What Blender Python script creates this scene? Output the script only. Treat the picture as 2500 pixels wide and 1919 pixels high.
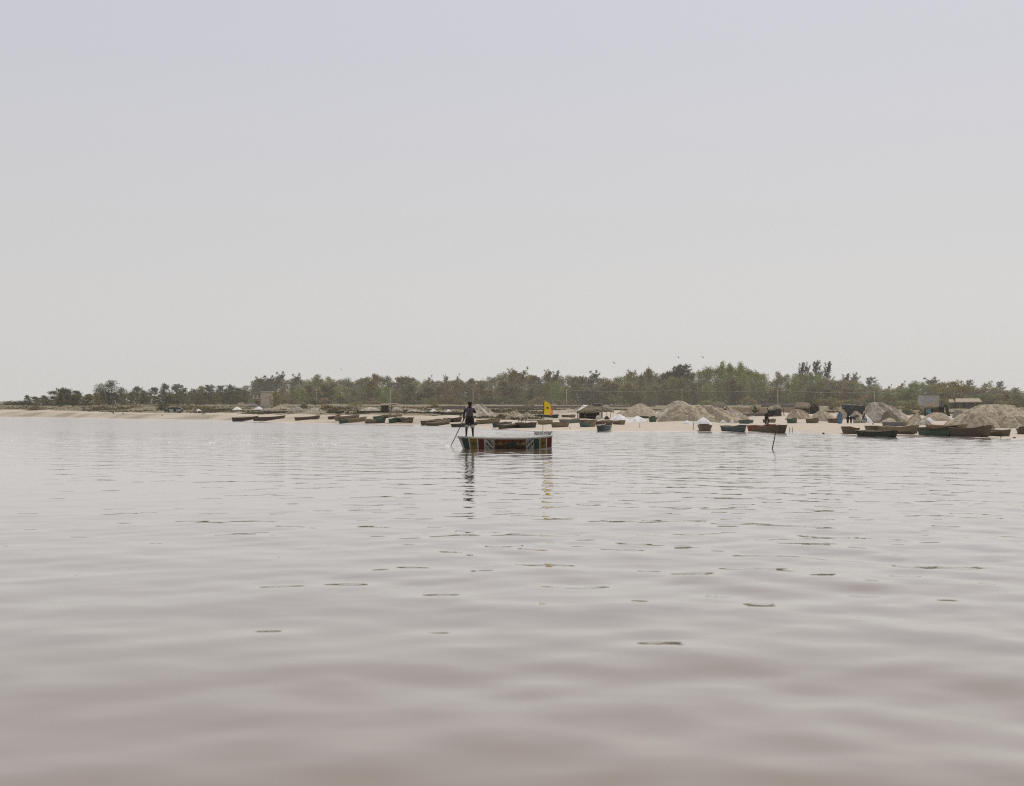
import bpy, bmesh, math, random
import numpy as np
from mathutils import Vector, Matrix, Euler

random.seed(7)
np.random.seed(7)
for o in list(bpy.data.objects):
    bpy.data.objects.remove(o)
scene = bpy.context.scene
COL = scene.collection
R = math.radians

# ------------------------------------------------------------------ camera
F = 3200.0            # focal length in photograph pixels (photo is 2500 wide)
CX, CY, YH = 1250.0, 959.5, 1004.0
CAMH = 1.84
cam_d = bpy.data.cameras.new("camera")
cam_d.sensor_width = 36.0
cam_d.lens = 36.0 * F / 2500.0
cam_d.clip_start = 0.1
cam_d.clip_end = 6000
cam_d.dof.use_dof = True
cam_d.dof.focus_distance = 66.0
cam_d.dof.aperture_fstop = 2.4
cam = bpy.data.objects.new("camera", cam_d)
COL.objects.link(cam)
cam.location = (0, 0, CAMH)
cam.rotation_euler = (R(90) + math.atan((YH - CY) / F), 0, 0)
scene.camera = cam

# ------------------------------------------------------------------ sky and sun
SUN_EL, SUN_AZ = 57.0, 24.0       # azimuth measured from +Y (view direction) towards +X
world = bpy.data.worlds.new("World")
scene.world = world
world.use_nodes = True
wn, wl = world.node_tree.nodes, world.node_tree.links
wn.clear()
sky = wn.new("ShaderNodeTexSky")
sky.sky_type = 'NISHITA'
sky.sun_disc = False
sky.sun_elevation = R(SUN_EL)
sky.sun_rotation = R(SUN_AZ)
sky.altitude = 0
sky.air_density = 1.0
sky.dust_density = 5.0
sky.ozone_density = 1.0
hsv = wn.new("ShaderNodeHueSaturation")
hsv.inputs["Saturation"].default_value = 0.30
hsv.inputs["Value"].default_value = 1.0
veil = wn.new("ShaderNodeMix")            # dry dust haze evens the sky out to a milky white
veil.data_type = 'RGBA'
veil.inputs[0].default_value = 0.80
geo = wn.new("ShaderNodeTexCoord")
sxyz = wn.new("ShaderNodeSeparateXYZ")
wl.new(geo.outputs["Generated"], sxyz.inputs[0])
grad = wn.new("ShaderNodeValToRGB")       # warm pale at the horizon, cooler overhead
cr = grad.color_ramp
cr.elements[0].position = 0.0; cr.elements[0].color = (0.757, 0.745, 0.728, 1)
cr.elements[1].position = 1.0; cr.elements[1].color = (0.46, 0.52, 0.64, 1)
for pos_, c_ in ((0.05, (0.73, 0.72, 0.707, 1)), (0.14, (0.665, 0.66, 0.668, 1)), (0.26, (0.605, 0.61, 0.668, 1))):
    e_ = cr.elements.new(pos_); e_.color = c_
wl.new(sxyz.outputs[2], grad.inputs[0])
vs = wn.new("ShaderNodeVectorMath"); vs.operation = 'SCALE'; vs.inputs["Scale"].default_value = 10.0
wl.new(grad.outputs[0], vs.inputs[0])
wl.new(vs.outputs[0], veil.inputs[7])
bg = wn.new("ShaderNodeBackground")
bg.inputs["Strength"].default_value = 0.10
wo = wn.new("ShaderNodeOutputWorld")
wl.new(sky.outputs[0], hsv.inputs["Color"])
wl.new(hsv.outputs[0], veil.inputs[6])
wl.new(veil.outputs[2], bg.inputs["Color"])
wl.new(bg.outputs[0], wo.inputs["Surface"])

sun_d = bpy.data.lights.new("sun", 'SUN')
sun_d.energy = 2.7
sun_d.angle = R(0.9)
sun_d.color = (1.0, 0.94, 0.84)
sun = bpy.data.objects.new("sun", sun_d)
COL.objects.link(sun)
sv = Vector((math.sin(R(SUN_AZ)) * math.cos(R(SUN_EL)), math.cos(R(SUN_AZ)) * math.cos(R(SUN_EL)), math.sin(R(SUN_EL))))
sun.rotation_euler = (-sv).to_track_quat('-Z', 'Y').to_euler()
sun.location = (60, 200, 200)

scene.view_settings.view_transform = 'Standard'
scene.view_settings.look = 'None'
scene.view_settings.exposure = 0.0
scene.view_settings.gamma = 1.0
scene.view_settings.use_curve_mapping = False
scene.render.engine = 'CYCLES'
scene.cycles.max_bounces = 8
scene.cycles.volume_bounces = 2
scene.cycles.use_denoising = False
scene.cycles.filter_width = 1.15
scene.cycles.sample_clamp_indirect = 2.5

# ------------------------------------------------------------------ helpers
def tag(o, label=None, cat=None, group=None, kind=None):
    if label: o["label"] = label
    if cat: o["category"] = cat
    if group: o["group"] = group
    if kind: o["kind"] = kind
    elif cat: o["kind"] = "thing"
    return o

def empty(name, loc, rz=0.0, label=None, cat=None, group=None, rot=None):
    o = bpy.data.objects.new(name, None)
    COL.objects.link(o)
    o.location = loc
    o.rotation_euler = rot if rot else (0, 0, rz)
    o.empty_display_size = 0.2
    return tag(o, label, cat, group)

class MB:
    def __init__(s): s.v, s.f = [], []
    def add(s, vs, fs):
        n = len(s.v)
        s.v += [tuple(p) for p in vs]
        s.f += [tuple(i + n for i in f) for f in fs]
        return s
    def box(s, c, d, rz=0.0, M=None):
        hx, hy, hz = d[0] / 2, d[1] / 2, d[2] / 2
        ps = [Vector((sx * hx, sy * hy, sz * hz)) for sz in (-1, 1) for sy in (-1, 1) for sx in (-1, 1)]
        m = M if M is not None else Matrix.Rotation(rz, 3, 'Z')
        ps = [m @ p + Vector(c) for p in ps]
        return s.add(ps, [(0, 2, 3, 1), (4, 5, 7, 6), (0, 1, 5, 4), (2, 6, 7, 3), (0, 4, 6, 2), (1, 3, 7, 5)])
    def tube(s, pts, rad, n=6, cap=True):
        pts = [Vector(p) for p in pts]
        if not hasattr(rad, '__len__'): rad = [rad] * len(pts)
        rings = []
        for i, p in enumerate(pts):
            t = (pts[min(i + 1, len(pts) - 1)] - pts[max(i - 1, 0)]).normalized()
            a = t.cross(Vector((0, 1, 0.13)))
            if a.length < 1e-3: a = t.cross(Vector((1, 0, 0)))
            a.normalize(); b = t.cross(a)
            rings.append([p + (a * math.cos(2 * math.pi * k / n) + b * math.sin(2 * math.pi * k / n)) * rad[i] for k in range(n)])
        vs = [q for r in rings for q in r]
        fs = []
        for i in range(len(pts) - 1):
            for k in range(n):
                fs.append((i * n + k, i * n + (k + 1) % n, (i + 1) * n + (k + 1) % n, (i + 1) * n + k))
        if cap:
            fs.append(tuple(range(n))[::-1]); fs.append(tuple((len(pts) - 1) * n + k for k in range(n)))
        return s.add(vs, fs)
    def build(s, name, mat, parent=None, smooth=False):
        me = bpy.data.meshes.new(name)
        me.from_pydata(s.v, [], s.f)
        if smooth: me.shade_smooth()
        me.materials.append(mat)
        return link(name, me, parent)

def link(name, me, parent=None):
    o = bpy.data.objects.new(name, me)
    COL.objects.link(o)
    if parent is not None: o.parent = parent
    return o

def np_mesh(name, V, Q, mat, smooth=False):
    """V (n,3), Q (m,4) or (m,3) index array -> mesh"""
    me = bpy.data.meshes.new(name)
    k = Q.shape[1]
    me.vertices.add(len(V)); me.vertices.foreach_set("co", V.astype(np.float32).ravel())
    me.loops.add(Q.size); me.loops.foreach_set("vertex_index", Q.astype(np.int32).ravel())
    me.polygons.add(len(Q))
    me.polygons.foreach_set("loop_start", np.arange(0, Q.size, k, dtype=np.int32))
    me.polygons.foreach_set("use_smooth", np.full(len(Q), smooth))
    me.update(calc_edges=True)
    me.materials.append(mat)
    return me

def attr(me, name, arr):
    a = me.attributes.new(name, 'FLOAT', 'POINT')
    a.data.foreach_set("value", np.asarray(arr, dtype=np.float32).ravel())

# ------------------------------------------------------------------ materials
def new_mat(name):
    m = bpy.data.materials.new(name)
    m.use_nodes = True
    nt = m.node_tree
    return m, nt.nodes, nt.links, nt.nodes["Principled BSDF"]

def mixrgb(N, L, fac, a, b):
    x = N.new("ShaderNodeMix"); x.data_type = 'RGBA'
    for sock, v in ((0, fac), (6, a), (7, b)):
        if hasattr(v, "links"): L.new(v, x.inputs[sock])
        elif sock == 0: x.inputs[0].default_value = v
        else: x.inputs[sock].default_value = (*v, 1)
    return x.outputs[2]

def noise(N, L, scale, detail=4, vec=None, rough=0.55, lo=0.35, hi=0.65, stretch=None):
    n = N.new("ShaderNodeTexNoise")
    n.inputs["Scale"].default_value = scale; n.inputs["Detail"].default_value = detail
    n.inputs["Roughness"].default_value = rough
    if vec is None:
        tc = N.new("ShaderNodeTexCoord"); vec = tc.outputs["Object"]
    if stretch:
        mp = N.new("ShaderNodeMapping"); mp.inputs["Scale"].default_value = stretch
        L.new(vec, mp.inputs["Vector"]); vec = mp.outputs[0]
    L.new(vec, n.inputs["Vector"])
    mr = N.new("ShaderNodeMapRange")
    mr.inputs[1].default_value = lo; mr.inputs[2].default_value = hi
    L.new(n.outputs["Fac"], mr.inputs[0])
    return mr.outputs[0]

_MATS = {}
def mat(name, c, c2=None, scale=3.0, rough=0.85, bump=0.0, detail=4, stretch=None, lo=0.35, hi=0.65):
    key = name
    if key in _MATS: return _MATS[key]
    m, N, L, B = new_mat(name)
    if c2 is None: c2 = tuple(v * 0.72 for v in c)
    f = noise(N, L, scale, detail, stretch=stretch, lo=lo, hi=hi)
    L.new(mixrgb(N, L, f, c, c2), B.inputs["Base Color"])
    B.inputs["Roughness"].default_value = rough
    B.inputs["Specular IOR Level"].default_value = 0.25
    if bump:
        bp = N.new("ShaderNodeBump"); bp.inputs["Strength"].default_value = bump; bp.inputs["Distance"].default_value = 0.05
        L.new(f, bp.inputs["Height"]); L.new(bp.outputs[0], B.inputs["Normal"])
    _MATS[key] = m
    return m

def paint(name, c1, c2=None, split=None, wear=0.45, bare=(0.16, 0.115, 0.075)):
    """weathered boat paint; colour two takes over past `split` along the hull (the boat's own X)"""
    if name in _MATS: return _MATS[name]
    m, N, L, B = new_mat(name)
    tc = N.new("ShaderNodeTexCoord")
    base = c1
    if c2 is not None:
        sp = N.new("ShaderNodeSeparateXYZ"); L.new(tc.outputs["Object"], sp.inputs[0])
        gt = N.new("ShaderNodeMath"); gt.operation = 'GREATER_THAN'; gt.inputs[1].default_value = split
        L.new(sp.outputs[0], gt.inputs[0])
        base = mixrgb(N, L, gt.outputs[0], c1, c2)
    f1 = noise(N, L, 2.2, 6, tc.outputs["Object"], 0.65, 0.44, 0.68, stretch=(1, 1, 3.0))
    mu = N.new("ShaderNodeMath"); mu.operation = 'MULTIPLY'; mu.inputs[1].default_value = wear
    L.new(f1, mu.inputs[0])
    a = mixrgb(N, L, mu.outputs[0], base, bare)
    f2 = noise(N, L, 9, 5, tc.outputs["Object"], 0.6, 0.35, 0.75, stretch=(0.5, 1, 4))
    mu2 = N.new("ShaderNodeMath"); mu2.operation = 'MULTIPLY'; mu2.inputs[1].default_value = 0.45
    L.new(f2, mu2.inputs[0])
    L.new(mixrgb(N, L, mu2.outputs[0], a, (0.06, 0.05, 0.04)), B.inputs["Base Color"])
    B.inputs["Roughness"].default_value = 0.75
    B.inputs["Specular IOR Level"].default_value = 0.25
    _MATS[name] = m
    return m

def leaf_mat(name, c, c2, trans=0.3):
    m, N, L, B = new_mat(name)
    oi = N.new("ShaderNodeObjectInfo")
    f = noise(N, L, 7.0, 3, lo=0.3, hi=0.7)
    col = mixrgb(N, L, f, c, c2)
    hs = N.new("ShaderNodeHueSaturation")
    mr = N.new("ShaderNodeMapRange"); mr.inputs[3].default_value = 0.72; mr.inputs[4].default_value = 1.3
    L.new(oi.outputs["Random"], mr.inputs[0]); L.new(mr.outputs[0], hs.inputs["Value"])
    m2 = N.new("ShaderNodeMath"); m2.operation = 'MULTIPLY'; m2.inputs[1].default_value = 37.13
    m3 = N.new("ShaderNodeMath"); m3.operation = 'FRACT'
    L.new(oi.outputs["Random"], m2.inputs[0]); L.new(m2.outputs[0], m3.inputs[0])
    mh = N.new("ShaderNodeMapRange"); mh.inputs[3].default_value = 0.475; mh.inputs[4].default_value = 0.515
    L.new(m3.outputs[0], mh.inputs[0]); L.new(mh.outputs[0], hs.inputs["Hue"])
    L.new(col, hs.inputs["Color"])
    L.new(hs.outputs[0], B.inputs["Base Color"])
    B.inputs["Roughness"].default_value = 0.7
    B.inputs["Specular IOR Level"].default_value = 0.2
    tr = N.new("ShaderNodeBsdfTranslucent"); L.new(hs.outputs[0], tr.inputs[0])
    mx = N.new("ShaderNodeMixShader"); mx.inputs[0].default_value = trans
    L.new(B.outputs[0], mx.inputs[1]); L.new(tr.outputs[0], mx.inputs[2])
    L.new(mx.outputs[0], N["Material Output"].inputs["Surface"])
    return m

# ------------------------------------------------------------------ terrain
KX = np.array([-1500, -800, 0, 400, 780, 1000, 1330, 1600, 1900, 2200, 2500, 3300, 4200], float)
KN = np.array([   # (distance, photo row) from the waterline inland
 [(460,1016.8),(480,1008),(520,1004),(600,998),(760,991),(1200,989)],
 [(430,1017.7),(448,1008),(490,1004),(570,998),(720,990),(1200,988)],
 [(392,1019.0),(412,1006.3),(470,1000.5),(560,994.5),(700,988),(1200,986)],
 [(280,1025.0),(304,1010.3),(335,1008),(410,999),(500,991.5),(1200,986)],
 [(196,1034.0),(222,1017.5),(250,1012.5),(310,1004),(390,996),(1200,986)],
 [(173,1038.0),(201,1020.5),(228,1013.5),(295,1005),(385,996),(1200,986)],
 [(123,1052.0),(150,1036.5),(180,1026.5),(230,1015.5),(310,1004),(1200,987)],
 [(119,1053.5),(150,1037.5),(180,1029.5),(230,1017.5),(300,1006),(1200,988)],
 [(113,1056.1),(140,1043.0),(168,1035.5),(215,1022.5),(275,1010),(1200,988)],
 [(92,1068.0),(125,1048.5),(165,1036.5),(205,1027),(265,1015),(1200,989)],
 [(86.6,1072.0),(120,1051.5),(160,1038),(200,1028.5),(255,1016),(1200,990)],
 [(80,1077.6),(112,1055),(150,1040),(195,1029),(250,1016),(1200,990)],
 [(76,1081.5),(105,1058),(145,1041),(190,1029),(250,1016),(1200,990)],
], float)

def knots(px):
    px = np.clip(np.atleast_1d(np.asarray(px, float)), KX[0], KX[-1])
    i = np.clip(np.searchsorted(KX, px) - 1, 0, len(KX) - 2)
    t = ((px - KX[i]) / (KX[i + 1] - KX[i]))
    t = t * t * (3 - 2 * t)
    return KN[i] * (1 - t)[:, None, None] + KN[i + 1] * t[:, None, None]

def height(px, D):
    px, D = np.broadcast_arrays(np.asarray(px, float), np.asarray(D, float))
    sh = px.shape; px = px.ravel(); D = D.ravel()
    K = knots(px)
    kd, ky = K[:, :, 0], K[:, :, 1]
    kz = CAMH - (ky - YH) * kd / F
    kz[:, 0] = 0
    z = np.empty(len(px))
    i = np.clip((D[:, None] >= kd).sum(1) - 1, 0, 4)
    ar = np.arange(len(px))
    t = np.clip((D - kd[ar, i]) / (kd[ar, i + 1] - kd[ar, i]), 0, 1)
    z = kz[ar, i] * (1 - t) + kz[ar, i + 1] * t
    under = D < kd[:, 0]
    z[under] = -np.minimum((kd[:, 0] - D)[under] * 0.03, 0.9)
    return z.reshape(sh)

def gz(X, Y):
    return float(height(CX + F * X / Y, Y))

def place(px, py):
    """ground point seen at photo pixel (px, py)"""
    K = knots(px)[0]
    kd, ky = K[:, 0], K[:, 1]
    D = float(np.interp(-py, -ky, kd))
    X = (px - CX) / F * D
    return Vector((X, D, float(height(px, D))))

def onwater(px, py):
    D = CAMH * F / (py - YH)
    return Vector(((px - CX) / F * D, D, 0.0))

def ray(px, py, D):
    return Vector(((px - CX) / F * D, D, CAMH - (py - YH) * D / F))

def waves2(X, Y, comps):
    Z = np.zeros_like(X)
    for kx, ky, a, ph in comps:
        Z += a * np.sin(kx * X + ky * Y + ph)
    return Z

rs = np.random.RandomState(3)
gx = np.concatenate([np.arange(-1400, -150, 60), np.arange(-150, 2650, 9), np.arange(2650, 4100, 60)]).astype(float)
gd = [60.0]
while gd[-1] < 1300: gd.append(gd[-1] * 1.0062)
gd = np.array(gd)
PX, DD = np.meshgrid(gx, gd)
GX = (PX - CX) / F * DD
GZ = height(PX, DD)
K = knots(gx); SH = K[:, 0, 0][None, :]; BE = K[:, 2, 0][None, :]
inland = np.clip((DD - SH) / 60, 0, 1)
lump = [(rs.normal() * 0.9, rs.normal() * 0.9, 0.02, rs.uniform(0, 6.3)) for _ in range(10)] + \
       [(rs.normal() * 0.25, rs.normal() * 0.25, 0.05, rs.uniform(0, 6.3)) for _ in range(8)]
GZ = GZ + waves2(GX, DD, lump) * (0.04 + inland)
edge = waves2(GX, DD, [(rs.normal() * 0.35, rs.normal() * 0.1, 1.0, rs.uniform(0, 6.3)) for _ in range(6)])
veg = np.clip((DD - (BE - 5) + edge * 2.5) / 7, 0, 1) * np.clip((1420 - PX) / 160, 0, 1)
veg = np.maximum(veg, np.clip((DD - (K[:, 4, 0][None, :] + 10)) / 40, 0, 1))
veg = np.maximum(veg, np.where((DD - SH) / (BE - SH) < 0.42, 0.46, 0.16) * np.clip((1330 - PX) / 350, 0, 1) * np.clip(0.8 + 0.35 * edge, 0.2, 1.3))
wet = np.clip(1 - (DD - SH - 0.3) / 3.0, 0, 1)

m_ground, N, L, B = new_mat("sand_ground")
va = N.new("ShaderNodeAttribute"); va.attribute_name = "veg"
wa = N.new("ShaderNodeAttribute"); wa.attribute_name = "wet"
tc = N.new("ShaderNodeTexCoord")
n1 = noise(N, L, 0.35, 6, tc.outputs["Object"], 0.6)
n2 = noise(N, L, 2.5, 5, tc.outputs["Object"], 0.65, 0.35, 0.7)
sand = mixrgb(N, L, n1, (0.46, 0.39, 0.31), (0.37, 0.305, 0.23))
sand = mixrgb(N, L, n2, sand, (0.51, 0.445, 0.37))
scr = mixrgb(N, L, n1, (0.155, 0.125, 0.075), (0.085, 0.085, 0.038))
scr = mixrgb(N, L, n2, scr, (0.22, 0.18, 0.115))
ad = N.new("ShaderNodeMath"); ad.operation = 'ADD'; ad.use_clamp = True
sb = N.new("ShaderNodeMath"); sb.operation = 'MULTIPLY_ADD'; sb.inputs[1].default_value = 0.7; sb.inputs[2].default_value = -0.35
L.new(n2, sb.inputs[0])
m0 = N.new("ShaderNodeMath"); m0.operation = 'MULTIPLY'
L.new(sb.outputs[0], m0.inputs[0]); L.new(va.outputs["Fac"], m0.inputs[1])
L.new(va.outputs["Fac"], ad.inputs[0]); L.new(m0.outputs[0], ad.inputs[1])
gc = mixrgb(N, L, ad.outputs[0], sand, scr)
gc = mixrgb(N, L, wa.outputs["Fac"], gc, (0.56, 0.49, 0.44))
L.new(gc, B.inputs["Base Color"])
B.inputs["Roughness"].default_value = 0.95
B.inputs["Specular IOR Level"].default_value = 0.1
nr, nc = PX.shape
idx = np.arange(nr * nc).reshape(nr, nc)
def grid_quads(idx):
    return np.stack([idx[:-1, :-1], idx[:-1, 1:], idx[1:, 1:], idx[1:, :-1]], -1).reshape(-1, 4)
me = np_mesh("ground", np.stack([GX, DD, GZ], -1).reshape(-1, 3), grid_quads(idx), m_ground, True)
attr(me, "veg", veg); attr(me, "wet", wet)
tag(link("ground", me), "pale sandy lake shore rising to dry scrub", kind="structure")

# ------------------------------------------------------------------ water
rw = np.random.RandomState(11)
comps = []
NW = 64
for i in range(NW):
    lam = 0.27 * (4.0 / 0.27) ** ((i + rw.rand()) / NW)
    th = R(6) + rw.normal() * R(66 if lam < 1.3 else 42)
    k = 2 * math.pi / lam
    w = 0.6 if lam < 0.5 else 1.1 if lam < 1.6 else 0.7 if lam < 2.0 else 0.7
    comps.append((k * math.sin(th), k * math.cos(th), lam, w, rw.uniform(0, 6.283)))
SLOPE = 0.034
cs = SLOPE * math.sqrt(2.0 / sum(c[3] ** 2 for c in comps))
ta = np.concatenate([[-3.0, -2.0, -1.3, -0.95, -0.75], np.linspace(-0.6, -0.43, 10), np.linspace(-0.42, 0.42, 420), np.linspace(0.43, 0.6, 10), [0.75, 0.95, 1.3, 2.0, 3.0]])
wd = [1.2, 2.0, 3.0, 4.0]
while wd[-1] < 120: wd.append(wd[-1] + 0.018 + 0.0013 * wd[-1])
while wd[-1] < 500: wd.append(wd[-1] * 1.0035)
wd = np.array(wd)
dD = np.gradient(wd)
WX = ta[None, :] * wd[:, None]
WY = np.broadcast_to(wd[:, None], WX.shape).copy()
WZ = np.zeros_like(WX)
breeze = 1.32 - 0.52 * np.clip((WY - 9) / 20, 0, 1)      # the camera boat's own swell dies away over the lake
calm = breeze * np.clip(0.80 + 0.20 * np.tanh((WX / np.maximum(WY, 8) + 0.12) * 7), 0, 1)
for (px_, py_, ph_) in ((0.05, 0.11, 1.0), (-0.09, 0.05, 2.6), (0.02, 0.19, 4.2)):
    calm = calm * (1 + 0.12 * np.sin(px_ * WX + py_ * WY + ph_))
lost = np.zeros(len(wd))
fine = np.clip((0.50 - np.abs(ta)) / 0.07, 0, 1)[None, :]
for kx, ky, lam, w, ph in comps:
    keep = np.clip((lam / (dD * 3.0) - 0.7) / 0.8, 0, 1)
    k = 2 * math.pi / lam
    lost += (cs * w) ** 2 / 2 * (1 - keep ** 2)
    near = (0.35 + 0.65 * np.clip((wd - 11) / 16, 0, 1)) if lam < 0.6 else np.ones(len(wd))     # little ripples only out in the breeze
    WZ += ((keep * near)[:, None] * cs * w / k) * np.sin(kx * WX + ky * WY + ph)
WZ *= calm * fine
rough = np.sqrt(np.sqrt(2 * lost)[:, None] * 0.9 * breeze + 0.0004)
rough = np.clip(rough, 0.02, 0.25)
m_water, N, L, B = new_mat("lake_water")
B.inputs["Base Color"].default_value = (0.195, 0.138, 0.086, 1)
B.inputs["IOR"].default_value = 1.39
ra = N.new("ShaderNodeAttribute"); ra.attribute_name = "rough"
L.new(ra.outputs["Fac"], B.inputs["Roughness"])
B.inputs["Coat Weight"].default_value = 0.8      # coat layer added to brighten the sky reflection at low angles
B.inputs["Coat IOR"].default_value = 1.4
L.new(ra.outputs["Fac"], B.inputs["Coat Roughness"])
nr, nc = WX.shape
me = np_mesh("lake_water", np.stack([WX, WY, WZ], -1).reshape(-1, 3), grid_quads(np.arange(nr * nc).reshape(nr, nc)), m_water, True)
attr(me, "rough", rough)
tag(link("lake_water", me), "calm pinkish grey lake with small ripples", kind="structure")

# ------------------------------------------------------------------ common materials
M_thatch = mat("dry_thatch", (0.20, 0.155, 0.10), (0.09, 0.07, 0.045), 6, stretch=(1, 1, 0.4))
M_thatch2 = mat("grey_thatch", (0.30, 0.26, 0.20), (0.15, 0.125, 0.09), 5)
M_pale = mat("pale_plastic_sheet", (0.62, 0.58, 0.53), (0.42, 0.38, 0.33), 3, 0.6)
M_dark = mat("dark_cloth_and_shade", (0.035, 0.04, 0.033), (0.02, 0.022, 0.02), 3)  # cloth, and the painted shade inside two huts
M_mat = mat("woven_mat", (0.11, 0.085, 0.055), (0.06, 0.045, 0.03), 4)
M_post = mat("grey_wood_post", (0.30, 0.25, 0.18), (0.17, 0.135, 0.095), 8)
M_darkwood = mat("dark_wood", (0.075, 0.055, 0.04), (0.04, 0.03, 0.022), 8)
M_concrete = mat("pale_concrete", (0.62, 0.58, 0.52), (0.48, 0.44, 0.39), 2)
M_block = mat("tan_block_wall", (0.36, 0.28, 0.20), (0.26, 0.195, 0.135), 1.2, bump=0.3)
M_greywall = mat("grey_block_wall", (0.17, 0.145, 0.115), (0.115, 0.10, 0.08), 0.8)
M_white = mat("white_paint", (0.72, 0.70, 0.66), (0.52, 0.49, 0.44), 2.5)
M_salt = mat("white_salt", (0.82, 0.80, 0.78), (0.55, 0.52, 0.49), 2.2, 0.8, 0.5, 7, lo=0.3, hi=0.75)
M_heap = mat("grey_brown_heap", (0.45, 0.37, 0.265), (0.29, 0.232, 0.16), 2.2, 0.95, 1.0, 10, lo=0.40, hi=0.70)
M_heap2 = mat("pale_streaked_heap", (0.50, 0.44, 0.36), (0.28, 0.228, 0.165), 1.3, 0.95, 1.0, 9, lo=0.40, hi=0.66)
M_heap_shade = mat("shaded_heap", (0.24, 0.20, 0.145), (0.17, 0.14, 0.095), 1.2, 0.95, 0.8, 7)  # dark tone for shade painted onto two heaps
M_skin = mat("dark_skin", (0.030, 0.019, 0.014), (0.022, 0.013, 0.010), 4, 0.5)
M_black = mat("black_cloth", (0.018, 0.018, 0.018), (0.012, 0.012, 0.012), 4)
M_blue = mat("blue_cloth", (0.10, 0.22, 0.36), (0.07, 0.16, 0.28), 5)
M_navy = mat("navy_cloth", (0.03, 0.035, 0.055), (0.02, 0.022, 0.035), 5)
M_turq = mat("turquoise_paint", (0.14, 0.34, 0.38), (0.10, 0.24, 0.27), 3)
M_rubber = mat("black_rubber", (0.02, 0.02, 0.02), (0.015, 0.015, 0.015), 5)
M_sack = mat("grey_green_sack", (0.40, 0.38, 0.30), (0.28, 0.26, 0.20), 6)

# ------------------------------------------------------------------ trees
L_olive = leaf_mat("olive_needles", (0.234, 0.196, 0.066), (0.154, 0.137, 0.041))
L_brown = leaf_mat("brown_needles", (0.268, 0.192, 0.080), (0.182, 0.137, 0.050))
L_green = leaf_mat("green_leaves", (0.228, 0.257, 0.055), (0.142, 0.177, 0.036))
L_dark = leaf_mat("dark_green_leaves", (0.114, 0.119, 0.048), (0.075, 0.082, 0.034))
L_yell = leaf_mat("yellow_green_leaves", (0.23, 0.20, 0.055), (0.15, 0.15, 0.045))
M_bark = mat("grey_bark", (0.16, 0.125, 0.09), (0.09, 0.07, 0.05), 10)

def leaf_cloud(C, size, rnd, droop=0.0, elong=1.6):
    """C (n,3) leaf centres -> quads with random orientation"""
    n = len(C)
    a = rnd.normal(size=(n, 3)); a[:, 2] -= droop
    a /= np.linalg.norm(a, axis=1)[:, None]
    b = np.cross(a, rnd.normal(size=(n, 3))); b /= np.linalg.norm(b, axis=1)[:, None]
    s = size * rnd.uniform(0.6, 1.4, size=(n, 1))
    a = a * s * elong; b = b * s * 0.5
    V = np.stack([C - a * 0.5, C + b * 0.5, C + a * 0.5, C - b * 0.5], 1).reshape(-1, 3)
    Q = np.arange(4 * n).reshape(n, 4)
    return V, Q

def crown_points(kind, rnd):
    P = []
    if kind == 'broad':
        for k in range(30):
            t = rnd.uniform(0.03, 0.86) if k > 3 else rnd.uniform(0.72, 0.88)
            rr = 0.38 * math.sqrt(max(0.03, 1 - ((t - 0.40) / 0.56) ** 2))
            an = rnd.uniform(0, 6.28)
            c = np.array([math.cos(an) * rr * rnd.uniform(.3, 1), math.sin(an) * rr * rnd.uniform(.3, 1), t])
            r = rnd.uniform(0.11, 0.20) * (1.0 if t < .7 else 0.8)
            if k <= 3: c[:2] *= 0.45
            q = rnd.normal(size=(100, 3)); q /= np.linalg.norm(q, axis=1)[:, None]
            q *= (rnd.uniform(0.35, 1.25, size=(100, 1)) ** 0.8)
            P.append(c + q * r * np.array([1.1, 1.1, 0.8]))
    elif kind == 'feather':
        for k in range(85):
            t = rnd.uniform(0.0, 0.95)
            ln = (0.36 * (1 - t) ** 0.6 + 0.06) * rnd.uniform(0.55, 1.2)
            an = rnd.uniform(0, 6.28)
            d = np.array([math.cos(an), math.sin(an), rnd.uniform(0.3, 1.0)])
            m = 22
            s = rnd.uniform(0.25, 1, size=(m, 1))
            P.append(np.array([0.06 * math.sin(t * 5), 0, t * 0.9]) + d * s * ln * np.array([1, 1, 0.55]) + rnd.normal(size=(m, 3)) * 0.026)
    elif kind == 'wisp':
        for k in range(54):
            t = 0.10 + 0.82 * (k / 54) + rnd.uniform(-.03, .03)
            ln = (0.30 * (1 - t) ** 0.7 + 0.07) * rnd.uniform(0.4, 1.3)
            an = rnd.uniform(0, 6.28)
            d = np.array([math.cos(an), math.sin(an), rnd.uniform(0.7, 2.2)])
            m = 22
            s = rnd.uniform(0.3, 1, size=(m, 1))
            P.append(np.array([0.12 * t * t, 0, t * 0.93]) + d * s * ln * np.array([1, 1, 0.5]) + rnd.normal(size=(m, 3)) * np.array([0.012, 0.012, 0.012]))
    elif kind == 'flat':
        for k in range(22):
            an = rnd.uniform(0, 6.28); rr = 0.5 * math.sqrt(rnd.rand())
            c = np.array([math.cos(an) * rr, math.sin(an) * rr, 0.62 + 0.28 * (1 - (rr / 0.5) ** 2) + rnd.uniform(-.12, .04)])
            m = 95
            P.append(c + rnd.normal(size=(m, 3)) * np.array([0.085, 0.085, 0.042]))
    elif kind == 'bush':
        for k in range(16):
            an = rnd.uniform(0, 6.28); rr = 0.42 * math.sqrt(rnd.rand())
            c = np.array([math.cos(an) * rr, math.sin(an) * rr, rnd.uniform(0.1, 0.85) * (1 - (rr / 0.6) ** 2)])
            m = 55
            P.append(c + rnd.normal(size=(m, 3)) * np.array([0.09, 0.09, 0.11]))
    P = np.concatenate(P)
    P[:, 2] = np.clip(P[:, 2], 0.0, 1.03)
    return P

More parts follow.
